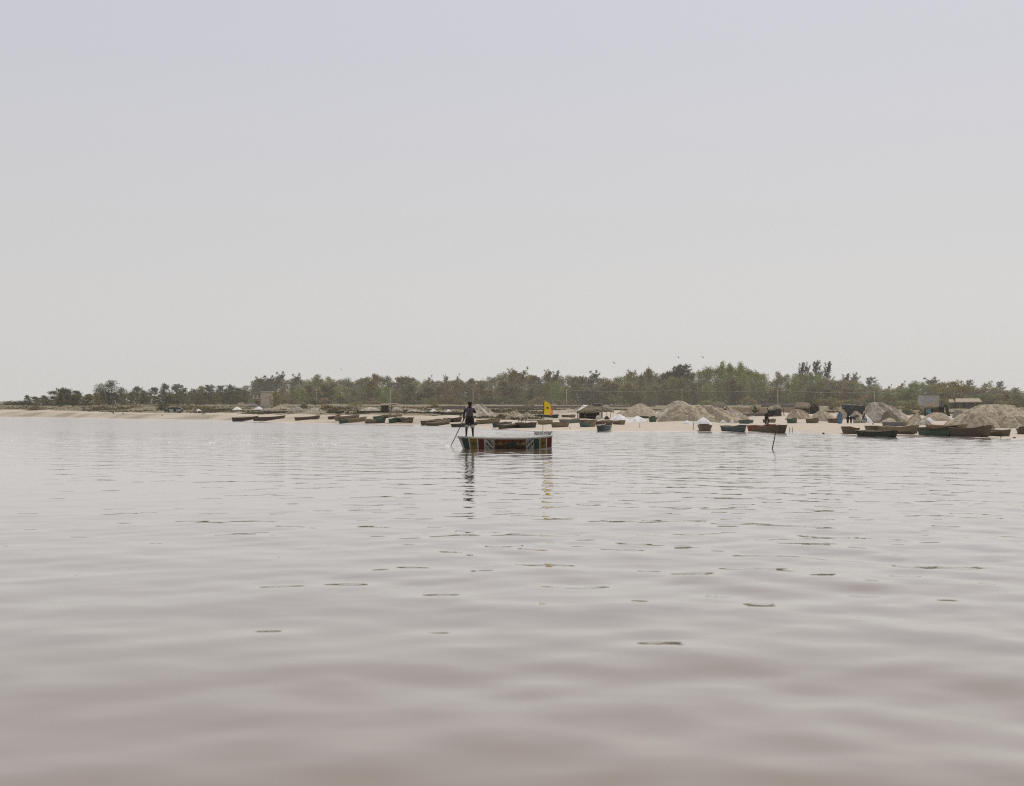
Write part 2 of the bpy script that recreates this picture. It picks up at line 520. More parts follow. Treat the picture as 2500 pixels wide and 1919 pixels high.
def crown_mesh(kind, seed, m):
    rnd = np.random.RandomState(seed)
    P = crown_points(kind, rnd)
    size = {'broad': 0.033, 'feather': 0.040, 'wisp': 0.027, 'flat': 0.034, 'bush': 0.07}[kind]
    V, Q = leaf_cloud(P, size, rnd, 0.0, {'feather': 2.4, 'wisp': 3.4}.get(kind, 1.5))
    return np_mesh("crown", V, Q, m)

def trunk_mesh(kind, seed):
    rnd = random.Random(seed)
    b = MB()
    lean = 0.12 if kind == 'wisp' else 0.03
    top = {'broad': 0.75, 'feather': 0.92, 'wisp': 0.93, 'flat': 0.6, 'bush': 0.5}[kind]
    if kind in ('flat', 'bush'):
        for k in range(4):
            a = k * 1.57 + rnd.uniform(-.4, .4)
            b.tube([(0, 0, 0), (math.cos(a) * .1, math.sin(a) * .1, top * .5), (math.cos(a) * .3, math.sin(a) * .3, top * 1.1)], [0.022, 0.015, 0.006], 5)
    else:
        b.tube([(lean * t * t, 0.01 * math.sin(t * 7), t * top) for t in (0, .25, .5, .75, 1)], [0.02, 0.016, 0.012, 0.008, 0.003], 6)
        for k in range(7):
            t = rnd.uniform(.25, .85); a = rnd.uniform(0, 6.28); l = 0.28 * (1 - t * .7)
            p = Vector((lean * t * t, 0, t * top))
            b.tube([p, p + Vector((math.cos(a) * l * .5, math.sin(a) * l * .5, l * .3)), p + Vector((math.cos(a) * l, math.sin(a) * l, l * .75))], [0.009, 0.006, 0.002], 4)
    me = bpy.data.meshes.new("trunk"); me.from_pydata(b.v, [], b.f); me.materials.append(M_bark)
    return me

CROWNS, TRUNKS = {}, {}
for kind, mats_ in (('broad', (L_green, L_olive, L_dark, L_yell)), ('feather', (L_olive, L_brown, L_dark)), ('wisp', (L_olive, L_dark)), ('flat', (L_yell, L_olive)), ('bush', (L_olive, L_dark, L_yell, L_brown, L_green))):
    for mi, mm in enumerate(mats_):
        CROWNS[(kind, mm.name)] = [crown_mesh(kind, 100 * mi + 7 * j + len(kind), mm) for j in range(3)]
    TRUNKS[kind] = [trunk_mesh(kind, j) for j in range(2)]

def tree(px, py, ptop, wpx, kind, m, label, cat="tree", group=None, name=None, dscale=1.0, lean=None):
    p = place(px, py)
    D = p.y * dscale
    X = (px - CX) / F * D
    z = gz(X, D)
    top = CAMH - (ptop - YH) * D / F
    h = max(0.8, top - z + 0.1)
    w = wpx * D / F
    nm = name or {'broad': 'broadleaf_tree', 'feather': 'feathery_tree', 'wisp': 'wispy_tree', 'flat': 'flat_topped_tree', 'bush': 'bush'}[kind]
    rootw = {'broad': 1.0, 'feather': 0.72, 'wisp': 0.58, 'flat': 1.2, 'bush': 1.05}[kind]
    o = empty(nm, (X, D, z - 0.1), random.uniform(-0.5, 0.5) if kind == 'wisp' else random.uniform(0, 6.28), label, cat, group)
    if lean is not None: o.rotation_euler = (0, lean, 0)
    s = (w / rootw, w / rootw, h)
    for part, me in (("trunk", random.choice(TRUNKS[kind])), ("crown", random.choice(CROWNS[(kind, m.name)]))):
        c = link(part, me, o); c.scale = s
    return o

SKX = [560, 600, 615, 660, 680, 700, 740, 760, 790, 845, 860, 890, 905, 940, 960, 975, 1015, 1022, 1043, 1085, 1113, 1150, 1180, 1240, 1270, 1330, 1350, 1375, 1410, 1440, 1470, 1500, 1530, 1550, 1580, 1600, 1640, 1665, 1695, 1730, 1765, 1810, 1825, 1840, 1866, 1876, 1890, 1905, 1920, 1970, 2000, 2025, 2050, 2078, 2100, 2123, 2150, 2165, 2200, 2230, 2260, 2290, 2340, 2400, 2440, 2480, 2640]
SKY_ = [950, 944, 926, 920, 914, 916, 918, 915, 914, 917, 920, 919, 911, 912, 920, 914, 915, 931, 924, 920, 920, 920, 918, 904, 904, 906, 914, 912, 912, 912, 913, 912, 905, 907, 900, 903, 896, 896, 900, 894, 884, 884, 890, 902, 906, 924, 912, 909, 905, 904, 906, 912, 924, 921, 930, 930, 940, 944, 938, 934, 928, 940, 938, 944, 944, 950, 954]
def skyline(x): return float(np.interp(x, SKX, SKY_))
BASEX = [560, 800, 1000, 1330, 1600, 1900, 2200, 2640]
BASEY = [988, 987, 988, 990, 992, 993, 998, 1000]
def basey(x): return float(np.interp(x, BASEX, BASEY))
SEGS = [(690, "behind the ruined tan house"), (800, "right of the ruined tan house"), (1000, "behind the small thatched shade"), (1130, "left of the man standing on the boat"),
        (1260, "right of the man standing on the boat"), (1400, "behind the yellow flag"), (1510, "behind the open thatched hut"), (1610, "behind the two tall grey heaps"), (1760, "behind the long furrowed heap"),
        (1900, "behind the gap in the tan wall"), (2010, "behind the thatched hut with dark gable"), (2110, "behind the dark tarpaulin tent"), (2240, "behind the tallest right hand heap"), (2800, "behind the long shed")]
def seg(x):
    for e, t in SEGS:
        if x < e: return t
    return SEGS[-1][1]
def belt(x, row, ptop, py, w, kind, m, ds):
    what = {'broad': 'round', 'feather': 'feathery'}[kind]
    colr = {'green_leaves': 'bright green', 'olive_needles': 'olive', 'dark_green_leaves': 'dark green', 'brown_needles': 'brown'}[m.name]
    size = {'back': 'tall', 'front': 'lower'}[row]
    key = (f"{size} {colr} {what}", seg(x))
    BELT.setdefault(key, []).append((x, tree(x, py, ptop, w, kind, m, None, "tree", None, dscale=ds)))
BELT = {}
x = 588.0
while x < 2560:
    greenz = 1690 < x < 2000 or 745 < x < 850 or 1465 < x < 1535 or 2150 < x < 2290
    rr = random.random()
    if greenz and rr < 0.8: kind, m = 'broad', (L_green if random.random() < 0.78 else L_olive)
    elif rr < 0.45: kind, m = 'feather', random.choice((L_olive, L_brown, L_olive))
    else: kind, m = 'broad', random.choice((L_olive, L_olive, L_green))
    belt(x, 'back', skyline(x) + random.uniform(-2, 9), basey(x) - 2, random.uniform(44, 66), kind, m, 1.12)
    x += random.uniform(12, 17)
x = 575.0
while x < 2560:
    greenz = 1690 < x < 1990
    rr = random.random()
    if rr < 0.4: kind, m = 'feather', random.choice((L_olive, L_brown, L_brown))
    else: kind, m = 'broad', (random.choice((L_green, L_olive)) if greenz else random.choice((L_olive, L_olive, L_dark, L_green)))
    sk = skyline(x); by = basey(x) + 2
    if not (600 < x < 672 or 2235 < x < 2300):
        belt(x, 'front', sk + (by - sk) * random.uniform(0.14, 0.45), by, random.uniform(40, 60), kind, m, 1.0)
    x += random.uniform(16, 24)

LX = [20, 60, 110, 135, 165, 195, 215, 232, 330, 345, 400, 420, 450, 480, 540, 590]
LY = [980, 978, 970, 958, 955, 962, 968, 950, 954, 958, 964, 956, 957, 956, 954, 950]
x = 24.0
while x < 600:
    kind, m = random.choice((('broad', L_dark), ('broad', L_olive), ('feather', L_dark), ('feather', L_olive)))
    where = "left of the large round tree" if x < 225 else "behind the large round tree" if x < 330 else "left of the parked car" if x < 405 else "behind the parked car" if x < 470 else "right of the parked car"
    colr = {'olive_needles': 'olive', 'dark_green_leaves': 'dark green'}[m.name]
    lst = BELT.setdefault((f"low {colr} {'round' if kind == 'broad' else 'feathery'}", where), [])
    lst.append((x, tree(x, 990, float(np.interp(x, LX, LY)) + random.uniform(-3, 6), random.uniform(26, 38), kind, m, None, "tree", None)))
    x += random.uniform(11, 16)
ORD = ["first", "second", "third", "fourth", "fifth", "sixth", "seventh", "eighth", "ninth", "tenth", "eleventh", "twelfth", "thirteenth"]
for (what, where), lst in BELT.items():
    lst.sort(key=lambda t: t[0])
    for i, (_, o) in enumerate(lst):
        if len(lst) == 1: lab = f"{what} tree {where}"
        elif i == 0: lab = f"leftmost {what} tree {where}"
        elif i == len(lst) - 1: lab = f"rightmost {what} tree {where}"
        else: lab = f"{ORD[i]} {what} tree from left {where}"
        tag(o, lab, None, f"{what} trees {where}")

# trees that stand out, one by one
SOLO = [
 (45, 990, 974, 44, 'bush', L_dark, "low dark bush at the far left end of the tree line"),
 (12, 990, 977, 40, 'bush', L_olive, "low olive bush at the left edge of the tree line"),
 (-40, 990, 972, 60, 'bush', L_olive, "low scrubby bush beyond the left end of the tree line"),
 (67, 990, 962, 16, 'wisp', L_dark, "small pointed tree just right of the low far left bushes"),
 (84, 989, 966, 26, 'feather', L_dark, "small feathery dark tree between the low bushes and the leaning grove"),
 (107, 989, 963, 24, 'feather', L_dark, "small pointed tree touching the left side of the leaning grove"),
 (130, 990, 952, 40, 'broad', L_dark, "hazy rounded tree forming the left shoulder of the leaning grove"),
 (152, 990, 943, 44, 'feather', L_dark, "tallest hazy feathery tree in the leaning grove at far left"),
 (145, 994, 955, 22, 'feather', L_dark, "dark cone shaped tree standing in front of the leaning grove"),
 (170, 990, 947, 36, 'broad', L_dark, "hazy rounded tree on the right side of the leaning grove"),
 (186, 990, 950, 28, 'wisp', L_dark, "wispy windswept tree at the right end of the leaning grove"),
 (178, 993, 968, 14, 'feather', L_dark, "short dark tree at the foot of the leaning grove's right end"),
 (213, 990, 959, 30, 'feather', L_olive, "short pale feathery tree left of the large round tree"),
 (246, 988, 938, 46, 'broad', L_dark, "left lobe tree of the large round tree clump at left"),
 (272, 989, 925, 84, 'broad', L_dark, "large round dark tree, the tallest of the left hand trees"),
 (302, 988, 942, 44, 'broad', L_dark, "rounded tree leaning on the right side of the large round tree"),
 (334, 988, 939, 26, 'wisp', L_dark, "thin wispy tree just right of the large round tree"),
 (350, 988, 948, 30, 'feather', L_olive, "soft feathery tree two to the right of the large round tree"),
 (374, 988, 941, 32, 'feather', L_dark, "feathery tree with a bent top left of the parked car"),
 (402, 988, 931, 22, 'wisp', L_dark, "tall thin see-through tree above the parked car's bonnet"),
 (398, 1002, 972, 30, 'bush', L_dark, "dense dark bush standing left of the parked car"),
 (430, 988, 933, 34, 'wisp', L_dark, "dark open tree right above the parked car"),
 (448, 988, 943, 30, 'feather', L_dark, "dark feathery tree above the rear of the parked car"),
 (474, 988, 945, 30, 'feather', L_olive, "pale feathery tree behind a thin utility pole right of the car"),
 (490, 988, 939, 30, 'feather', L_olive, "soft feathery tree between two utility poles right of the car"),
 (510, 988, 935, 34, 'wisp', L_dark, "open branched dark tree above the standing pale figure"),
 (538, 988, 936, 28, 'wisp', L_dark, "windswept tree with a top bent to the right"),
 (525, 988, 955, 40, 'feather', L_olive, "low feathery tree below the windswept bent tree"),
 (563, 988, 935, 30, 'wisp', L_dark, "wispy tree left of the tan block wall stub"),
 (580, 988, 943, 36, 'feather', L_dark, "feathery tree behind the tan block wall stub"),
 (627, 986, 916, 42, 'wisp', L_dark, "tall open tree rising behind the ruined tan house"),
 (650, 986, 915, 40, 'wisp', L_dark, "tall wispy tree directly above the ruined house tower"),
 (679, 986, 905, 34, 'wisp', L_dark, "tall dark narrow tree right of the ruined house tower"),
 (718, 986, 910, 34, 'wisp', L_dark, "dark wispy tree between the narrow tall tree and the green round trees"),
 (672, 996, 955, 38, 'broad', L_yell, "small bright yellow green tree against the ruined tan house"),
 (776, 985, 910, 60, 'broad', L_green, "bright green round tree right of the ruined tan house"),
 (915, 984, 906, 40, 'feather', L_brown, "brown topped feathery tree, tallest above the small thatched shade"),
 (1043, 985, 915, 26, 'wisp', L_olive, "small wispy tree top in the dip of the belt left of the man"),
 (1086, 985, 913, 24, 'wisp', L_olive, "wispy tree top poking from the belt left of the man's head"),
 (1113, 985, 912, 20, 'wisp', L_olive, "thin wispy tree top straight above the man's pole arm"),
 (1246, 985, 896, 46, 'wisp', L_olive, "wispy tree rising above the belt between man and flag"),
 (1272, 985, 896, 40, 'wisp', L_olive, "second wispy tree rising above the belt between man and flag"),
 (1335, 985, 899, 36, 'wisp', L_olive, "wispy tree rising above the belt over the yellow flag"),
 (1353, 985, 900, 30, 'wisp', L_dark, "thin dark wispy tree right of the yellow flag"),
 (1445, 986, 902, 40, 'wisp', L_dark, "wispy tree rising over the open thatched hut"),
 (1535, 986, 899, 44, 'wisp', L_olive, "brushy tree top above the left grey heap"),
 (1585, 987, 888, 44, 'feather', L_olive, "tall pointed olive tree above the gap between grey heaps"),
 (1650, 987, 879, 62, 'wisp', L_dark, "tall plumed tree leaning over the peak of the tall heap"),
 (1636, 987, 884, 40, 'wisp', L_dark, "shorter plumed tree beside the leaning plumed one"),
 (1765, 987, 876, 46, 'broad', L_green, "tall bright green tree, left peak of the greenest clump"),
 (1783, 987, 880, 34, 'broad', L_green, "narrow bright green tree in the middle of the greenest clump"),
 (1806, 987, 878, 48, 'broad', L_green, "tall bright green tree, right peak of the greenest clump"),
 (1722, 987, 890, 62, 'broad', L_green, "broad green tree on the left of the greenest clump"),
 (1842, 988, 899, 56, 'broad', L_green, "green tree sloping down at the right of the greenest clump"),
 (1898, 988, 903, 40, 'broad', L_olive, "round olive tree standing right of the gap in the skyline"),
 (1953, 988, 879, 26, 'wisp', L_dark, "left spiky tree of the spiky pair above the thatched hut"),
 (1966, 988, 881, 24, 'wisp', L_dark, "right spiky tree of the spiky pair above the thatched hut"),
 (1990, 988, 872, 34, 'wisp', L_dark, "tallest spiky feathery tree of the right half"),
 (2016, 988, 877, 32, 'wisp', L_dark, "spiky tree with bare gaps right of the tallest spiky tree"),
 (2060, 989, 908, 34, 'wisp', L_dark, "pointed dark tree above the blue robed person"),
 (2080, 989, 909, 34, 'wisp', L_olive, "pale pointed tree above the row of sacks"),
 (2122, 990, 915, 40, 'wisp', L_dark, "open spindly tree above the tallest right hand heap"),
 (2166, 990, 938, 24, 'wisp', L_olive, "small spindly tree right of the last utility pole"),
 (2197, 990, 930, 30, 'wisp', L_olive, "pale spindly tree left of the white house"),
 (2230, 1000, 926, 62, 'broad', L_green, "green round tree just left of the white house"),
 (2262, 990, 919, 50, 'wisp', L_dark, "open grey topped tree above the white house"),
 (2278, 990, 922, 40, 'wisp', L_dark, "thin grey topped tree right of the white house roof"),
 (2334, 1007, 926, 124, 'flat', L_yell, "wide flat topped yellow green tree over the long shed"),
 (2316, 998, 934, 70, 'flat', L_olive, "dark branched flat tree left behind the yellow green one"),
 (2364, 992, 922, 30, 'wisp', L_dark, "wispy tree peeping over the wide flat topped tree"),
 (2402, 992, 930, 38, 'wisp', L_olive, "pale wispy tree above the right end of the long shed"),
 (2438, 992, 926, 30, 'wisp', L_dark, "dark cone topped tree above the big right mound"),
 (2477, 992, 942, 28, 'wisp', L_dark, "small dark cone tree at the right edge of the tree line"),
 (2452, 1000, 955, 70, 'bush', L_olive, "wide olive bush behind the big right mound"),
 (2500, 1004, 972, 60, 'bush', L_dark, "dark bush at the far right behind the big mound"),
 (2560, 1004, 950, 80, 'broad', L_olive, "olive tree beyond the right end of the big mound"),
]
for (px, py, pt, w, kind, m, lab) in SOLO:
    if px < 600 and kind == 'wisp': kind, w = 'feather', w * 1.15
    low = py - pt < 35
    tree(px, py, pt, w * (1.25 if kind == 'wisp' else 1.0) * (1.2 if px < 600 else 1.0), kind, m, lab, "bush" if kind == 'bush' else "tree", lean=R(8) if 'lean' in lab and kind != 'broad' else None)

BUSH = [
 (2300, 1010, 968, 40, L_yell, "leafy shrub hiding the right side of the white house"),
 (2125, 1006, 984, 50, L_dark, "dark shrub right of the dark tarpaulin tent"),
 (2400, 1010, 984, 46, L_olive, "olive shrub growing against the right end of the long shed"),
 (2432, 1012, 978, 56, L_dark, "dark green shrub right of the long shed above the huge mound"),
 (2474, 1012, 980, 56, L_olive, "olive shrub above the right shoulder of the huge mound"),
 (2256, 1014, 990, 30, L_brown, "dry shrub at the left corner of the hut with turquoise door"),
 (2212, 1014, 996, 44, L_dark, "low dark scrub behind the larger right hand salt cone"),
 (2182, 1010, 992, 44, L_olive, "low olive scrub right of the tallest heap"),
 (2030, 1008, 984, 40, L_olive, "olive scrub between the dark gable hut and the tarpaulin tent"),
 (1800, 1008, 990, 34, L_dark, "dark scrub peeping over the tan block wall"),
 (1843, 1010, 988, 24, L_dark, "dark green shrub filling the gap in the tan wall"),
 (868, 994, 979, 40, L_yell, "yellowish rounded shrub left of the small thatched shade"),
 (800, 996, 984, 46, L_brown, "dry brown shrub at the foot of the tree belt"),
 (770, 992, 976, 50, L_dark, "dark shrub beside the pale furrowed heap on the left"),
 (1065, 996, 984, 44, L_olive, "green shrub left of the man behind the dark boats"),
 (1100, 996, 989, 34, L_olive, "low green shrub close to the man's left shoulder"),
 (1290, 998, 986, 34, L_brown, "dry round shrub between man and flag"),
 (2022, 1000, 962, 56, L_yell, "tall yellowish shrub right of the thatched hut with dark gable"),
 (2050, 1002, 972, 36, L_brown, "brownish shrub left of the dark tarpaulin tent"),
 (2168, 1000, 964, 50, L_olive, "olive shrub behind the tallest right hand heap"),
 (2196, 1008, 992, 44, L_brown, "low brown shrub under the white sign board"),
 (2232, 1010, 985, 56, L_brown, "brown shrub left of the hut with turquoise door"),
 (2226, 1004, 975, 50, L_olive, "green shrub under the white house's left corner"),
 (1985, 996, 978, 40, L_olive, "green shrub above the thatched hut's roof"),
 (455, 1003, 990, 40, L_olive, "scrubby shrub right of the parked car"),
 (500, 1001, 990, 40, L_olive, "scrubby shrub beside the pale debris right of the car"),
 (330, 996, 984, 40, L_brown, "dry shrub left of the dense dark bush"),
 (300, 1001, 990, 50, L_olive, "low shrub on the bank below the large round tree"),
 (245, 1000, 991, 50, L_yell, "yellowish shrub on the bank at left"),
 (90, 1001, 990, 50, L_brown, "brown shrub on the bank at far left"),
 (742, 998, 985, 36, L_dark, "dark shrub above the furrowed pale heap"),
 (1010, 999, 990, 40, L_brown, "dry shrub right of the small thatched shade"),
]
HEDGE = {}
x = 578.0
while x < 2560:
    if not (600 < x < 668 or 2240 < x < 2296):
        by = basey(x) + random.uniform(1, 3)
        m = random.choice((L_olive, L_brown, L_dark, L_green if x > 1650 else L_olive))
        HEDGE.setdefault(seg(x), []).append((x, tree(x, by, by - random.uniform(17, 32), random.uniform(40, 58), 'bush', m, None, "bush", None, name="shrub")))
    x += random.uniform(22, 30)
for where, lst in HEDGE.items():
    for i, (_, o) in enumerate(lst):
        w = "" if len(lst) == 1 else "leftmost " if i == 0 else "rightmost " if i == len(lst) - 1 else ORD[i] + " "
        tag(o, f"{w}low thicket bush below trees {where}", None, f"thicket bushes {where}")
for (px, py, pt, w, m, lab) in BUSH:
    tree(px, py, pt, w, 'bush', m, lab, "bush", name="shrub")

# undergrowth: nobody could count it
def undergrowth():
    rnd = np.random.RandomState(5)
    n = 60000
    px = rnd.uniform(-150, 2640, n)
    K = knots(px)
    u = rnd.rand(n) ** 1.1
    lo = np.where(px < 1330, K[:, 2, 0] - 4, K[:, 4, 0] + 12)
    hi = K[:, 4, 0] + 90
    D = lo + (hi - lo) * u
    X = (px - CX) / F * D
    cl = np.sin(X * 0.21 + D * 0.07) + np.sin(X * 0.083 - D * 0.11 + 1) + rnd.normal(size=n) * 0.8
    ok = cl > -0.2
    X, D, px = X[ok], D[ok], px[ok]
    Z = height(px, D)
    n = len(X)
    h = rnd.uniform(0.08, 0.36, n) * np.clip((D - lo[ok]) / 12, 0.35, 1)
    w = rnd.uniform(0.25, 0.9, n)
    a = rnd.uniform(0, 3.14, n)
    V = np.empty((n, 4, 3))
    for j, (sx, sz) in enumerate(((-1, 0), (1, 0), (0.7, 1), (-0.6, 0.9))):
        V[:, j, 0] = X + np.cos(a) * w * sx * 0.5 + (rnd.normal(size=n) * 0.1 if sz else 0)
        V[:, j, 1] = D + np.sin(a) * w * sx * 0.5
        V[:, j, 2] = Z - 0.05 + h * sz * rnd.uniform(.8, 1.2, n)
    m, N, L, B = new_mat("scrub_grass")
    f = noise(N, L, 0.12, 3); f2 = noise(N, L, 3.0, 2)
    c = mixrgb(N, L, f, (0.105, 0.095, 0.04), (0.15, 0.115, 0.062))
    L.new(mixrgb(N, L, f2, c, (0.12, 0.095, 0.05)), B.inputs["Base Color"])
    B.inputs["Roughness"].default_value = 0.9
    o = link("scrub_grass", np_mesh("scrub_grass", V.reshape(-1, 3), np.arange(4 * n).reshape(n, 4), m))
    tag(o, "dry olive scrub and grass behind the beach", kind="stuff")
undergrowth()

# ------------------------------------------------------------------ heaps
def heap(name, cat, label, x0, x1, xp, yp, yb, m, pw=1.0, depth=0.9, rough_=0.10, seed=1, group=None, ridge=0.12, n=64, rings=20):
    rnd = np.random.RandomState(seed)
    p = place((x0 + x1) / 2, yb)
    s = p.y / F
    wid = (x1 - x0) * s
    ry = wid * 0.5 * depth
    c = Vector((p.x, p.y + ry * 0.8, 0)); c.x = ((x0 + x1) / 2 - CX) / F * c.y
    c.z = gz(c.x, c.y)
    sc = c.y / F
    wid = (x1 - x0) * sc
    hgt = CAMH - (yp - YH) * sc - c.z
    off = ((xp - (x0 + x1) / 2)) * sc
    ang = np.linspace(0, 2 * math.pi, n, endpoint=False)
    prof = 1 + 0.10 * np.sin(ang * 2 + rnd.uniform(0, 6)) * (rough_ * 6) + 0.06 * np.sin(ang * 5 + rnd.uniform(0, 6)) * rough_ * 8
    furrow = sum(rnd.normal() * np.sin(ang * k + rnd.uniform(0, 6)) for k in (5, 7, 9, 12, 15)) / 2.2
    V = [(off, 0, hgt)]
    base = p.z - 0.25 - c.z
    for i in range(1, rings + 1):
        r = i / rings
        hh = (1 - r) ** pw
        hh = hh * (1 - 0.15 * r * (1 - r))
        jit = rnd.normal(size=n) * rough_ * 0.62 * math.sin(math.pi * r) + furrow * rough_ * 1.5 * max(0, math.sin(math.pi * min(1, r * 1.05))) ** 0.8
        for k in range(n):
            xx = math.cos(ang[k]) * wid / 2 * (ridge + (1 - ridge) * r) * (prof[k] if r < 1 else 1) + off * (1 - r)
            yy = math.sin(ang[k]) * ry * r * prof[k]
            V.append((xx, yy, hgt * (hh + jit[k] * 0.5) + (base * r ** 3)))
    Fs = [(0, 1 + k, 1 + (k + 1) % n) for k in range(n)]
    for i in range(rings - 1):
        a, b = 1 + i * n, 1 + (i + 1) * n
        Fs += [(a + k, b + k, b + (k + 1) % n, a + (k + 1) % n) for k in range(n)]
    b = MB().add(V, Fs)
    o = b.build(name, m, None, True)
    o.location = c
    return tag(o, label, cat, group)

HEAPS = [
 (1122, 1222, 1166, 987, 1019, M_heap2, 1.0, .8, .10, "pale streaked heap directly right of the man's back"),
 (1230, 1285, 1254, 1003, 1023, M_heap, 1.0, .8, .12, "small twin peaked heap behind the three thin posts"),
 (1270, 1310, 1286, 1006, 1022, M_heap, 1.0, .8, .12, "low sandy heap left of the flag pole"),
 (1505, 1622, 1562, 985, 1024, M_heap, .85, .8, .05, "smooth rounded brown heap right of the thatched huts"),
 (1585, 1740, 1656, 978, 1028, M_heap2, .82, .7, .06, "tall pale ridged heap behind the dark shade heap"),
 (1588, 1668, 1632, 992, 1026, M_heap_shade, .9, .5, .03, "dark heap added as the shaded front of the tall pale ridge"),  # added dark heap: shade on the ridge's front face put into colour
 (1612, 1800, 1695, 989, 1031, M_heap, .68, .55, .17, "long furrowed brown heap behind the white salt cones"),
 (1728, 1778, 1752, 980, 1003, M_thatch, .6, .8, .12, "dark rounded brush pile behind the furrowed heap"),
 (1766, 1832, 1784, 997, 1024, M_heap2, .9, .7, .10, "pale heap the person in white leans against"),
 (1800, 1834, 1817, 1013, 1026, M_heap, 1.0, .8, .08, "small grey heap behind the green boat"),
 (1912, 1986, 1946, 999, 1027, M_heap, .75, .7, .09, "rounded heap below the thatched hut with dark gable"),
 (1970, 2052, 2006, 1002, 1030, M_heap, .8, .7, .09, "heap left of the blue robed person"),
 (2034, 2080, 2056, 999, 1026, M_heap, 1.0, .8, .07, "pointed heap behind the blue robed person"),
 (2068, 2116, 2089, 1003, 1026, M_heap, 1.0, .8, .05, "low pointed heap behind the bent over worker"),
 (2104, 2232, 2138, 982, 1031, M_heap2, .80, .6, .12, "tallest right hand heap with a pale caving face"),
 (2146, 2204, 2166, 1004, 1033, M_heap_shade, .9, .5, .10, "dark mound added as shade in the hollow of the tallest right hand heap"),  # added dark mound: shadow in the hollow put into colour
 (2142, 2196, 2172, 1020, 1034, M_heap, 1.0, .8, .08, "small brown mound behind the grey blue boat"),
 (2196, 2256, 2240, 1009, 1036, M_heap, 1.0, .8, .08, "brown heap behind the larger right hand salt cone"),
 (2250, 2325, 2288, 1007, 1028, M_heap, .65, .7, .08, "flat topped heap in front of the hut with turquoise door"),
 (2228, 2278, 2252, 1021, 1038, M_heap2, .8, .8, .08, "low pale mound between the two right hand salt cones"),
 (2300, 2334, 2317, 1027, 1039, M_heap, 1.0, .8, .06, "small cone of sand behind the green boat at right"),
 (2318, 2540, 2430, 987, 1041, M_heap, .72, .6, .11, "huge brown mound at the right edge"),
 (2335, 2445, 2386, 1008, 1046, M_heap, .85, .6, .10, "front left spur of the huge right mound"),
 (2428, 2545, 2474, 1015, 1046, M_heap, .85, .6, .12, "front right spur of the huge right mound"),
 (735, 795, 772, 995, 1011, M_heap2, .8, .8, .16, "furrowed pale heap right of the red and blue debris"),
 (872, 935, 905, 994, 1007, M_heap2, .5, .6, .12, "long pale heap left of the small thatched shade"),
 (950, 986, 968, 994, 1007, M_heap2, .4, .6, .08, "pale flat topped heap right of the small thatched shade"),
 (988, 1040, 1012, 999, 1008, M_heap2, .7, .6, .14, "low pale rubble heap behind the long dark boats"),
 (660, 712, 684, 990, 1001, M_heap, .7, .6, .10, "low sandy heap right of the yellow green tree"),
 (640, 676, 658, 995, 1003, M_heap2, .7, .6, .14, "low pale sandy heap below the yellow green tree"),
 (702, 724, 712, 999, 1007, M_heap2, .7, .6, .10, "small pale mound left of the red and blue debris"),
 (706, 742, 728, 993, 1002, M_heap2, .8, .6, .12, "small pale mound behind the red and blue debris"),
 (1350, 1420, 1392, 1000, 1010, M_heap2, .6, .5, .12, "low pale heap left of the open thatched hut"),
 (1500, 1545, 1520, 1003, 1012, M_heap, .8, .6, .06, "low sandy heap between shade roof and rounded heap"),
]
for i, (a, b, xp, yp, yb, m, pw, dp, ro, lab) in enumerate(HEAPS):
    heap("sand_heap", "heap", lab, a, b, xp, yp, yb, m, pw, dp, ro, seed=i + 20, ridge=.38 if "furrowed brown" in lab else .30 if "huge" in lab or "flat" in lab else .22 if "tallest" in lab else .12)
SALT = [
 (2094, 2130, 2113, 1012, 1031, "white salt spill at the left foot of the tallest heap behind the sacks"),
 (1484, 1540, 1511, 1010, 1031, "large white salt cone right of the thatched huts"),
 (1534, 1584, 1555, 1015, 1031, "white salt cone left of the green box shaped boat"),
 (1666, 1690, 1677, 1026, 1034, "smallest white salt cone left of the leaning stick"),
 (1696, 1738, 1717, 1018, 1035, "sharp white salt cone behind the olive boat"),
 (2204, 2250, 2233, 1015, 1034, "larger right hand salt cone behind the yellow ended boat"),
 (2252, 2284, 2267, 1018, 1034, "smaller right hand salt cone below the hut with turquoise door"),
 (2014, 2046, 2028, 1016, 1026, "low white salt pile left of the blue robed person"),
 (1047, 1068, 1058, 998, 1007, "small white salt cone left of the man behind the dark boats"),
 (1086, 1104, 1094, 999, 1007, "dull white salt cone close to the man's arm"),
 (566, 594, 578, 993, 1002, "flat white salt pile below the tan block wall stub"),
 (616, 642, 632, 992, 1002, "flat white salt pile below the ruined tan house"),
 (478, 494, 484, 998, 1005, "small white pile in the scrub right of the car"),
]
for i, (a, b, xp, yp, yb, lab) in enumerate(SALT):
    heap("salt_pile", "salt pile", lab, a - (b - a) * .08, b + (b - a) * .08, xp, yp, yb, M_salt, 0.92, 0.9, 0.05, seed=i + 70, ridge=.03)

# ------------------------------------------------------------------ boats
P_olive = paint("olive_brown_boat", (0.145, 0.12, 0.068))
P_tan = paint("tan_boat", (0.26, 0.20, 0.12))
P_brown = paint("brown_boat", (0.12, 0.088, 0.06))
P_dkbrown = paint("dark_brown_boat", (0.085, 0.06, 0.045))
P_green = paint("green_boat", (0.055, 0.115, 0.075), wear=0.3)
P_dkgreen = paint("dark_green_boat", (0.035, 0.06, 0.045), wear=0.3)
P_blue = paint("blue_boat", (0.065, 0.105, 0.115), wear=0.35)
P_greyblue = paint("grey_blue_boat", (0.16, 0.19, 0.195), wear=0.4)
P_red = paint("red_boat", (0.25, 0.055, 0.04), wear=0.3)
P_redtan = paint("orange_tan_boat", (0.42, 0.22, 0.13), wear=0.35)
P_white = paint("white_boat", (0.36, 0.345, 0.30), wear=0.45)
P_grn_tan = paint("green_bow_tan_boat", (0.05, 0.105, 0.07), (0.30, 0.22, 0.12), -1.2)
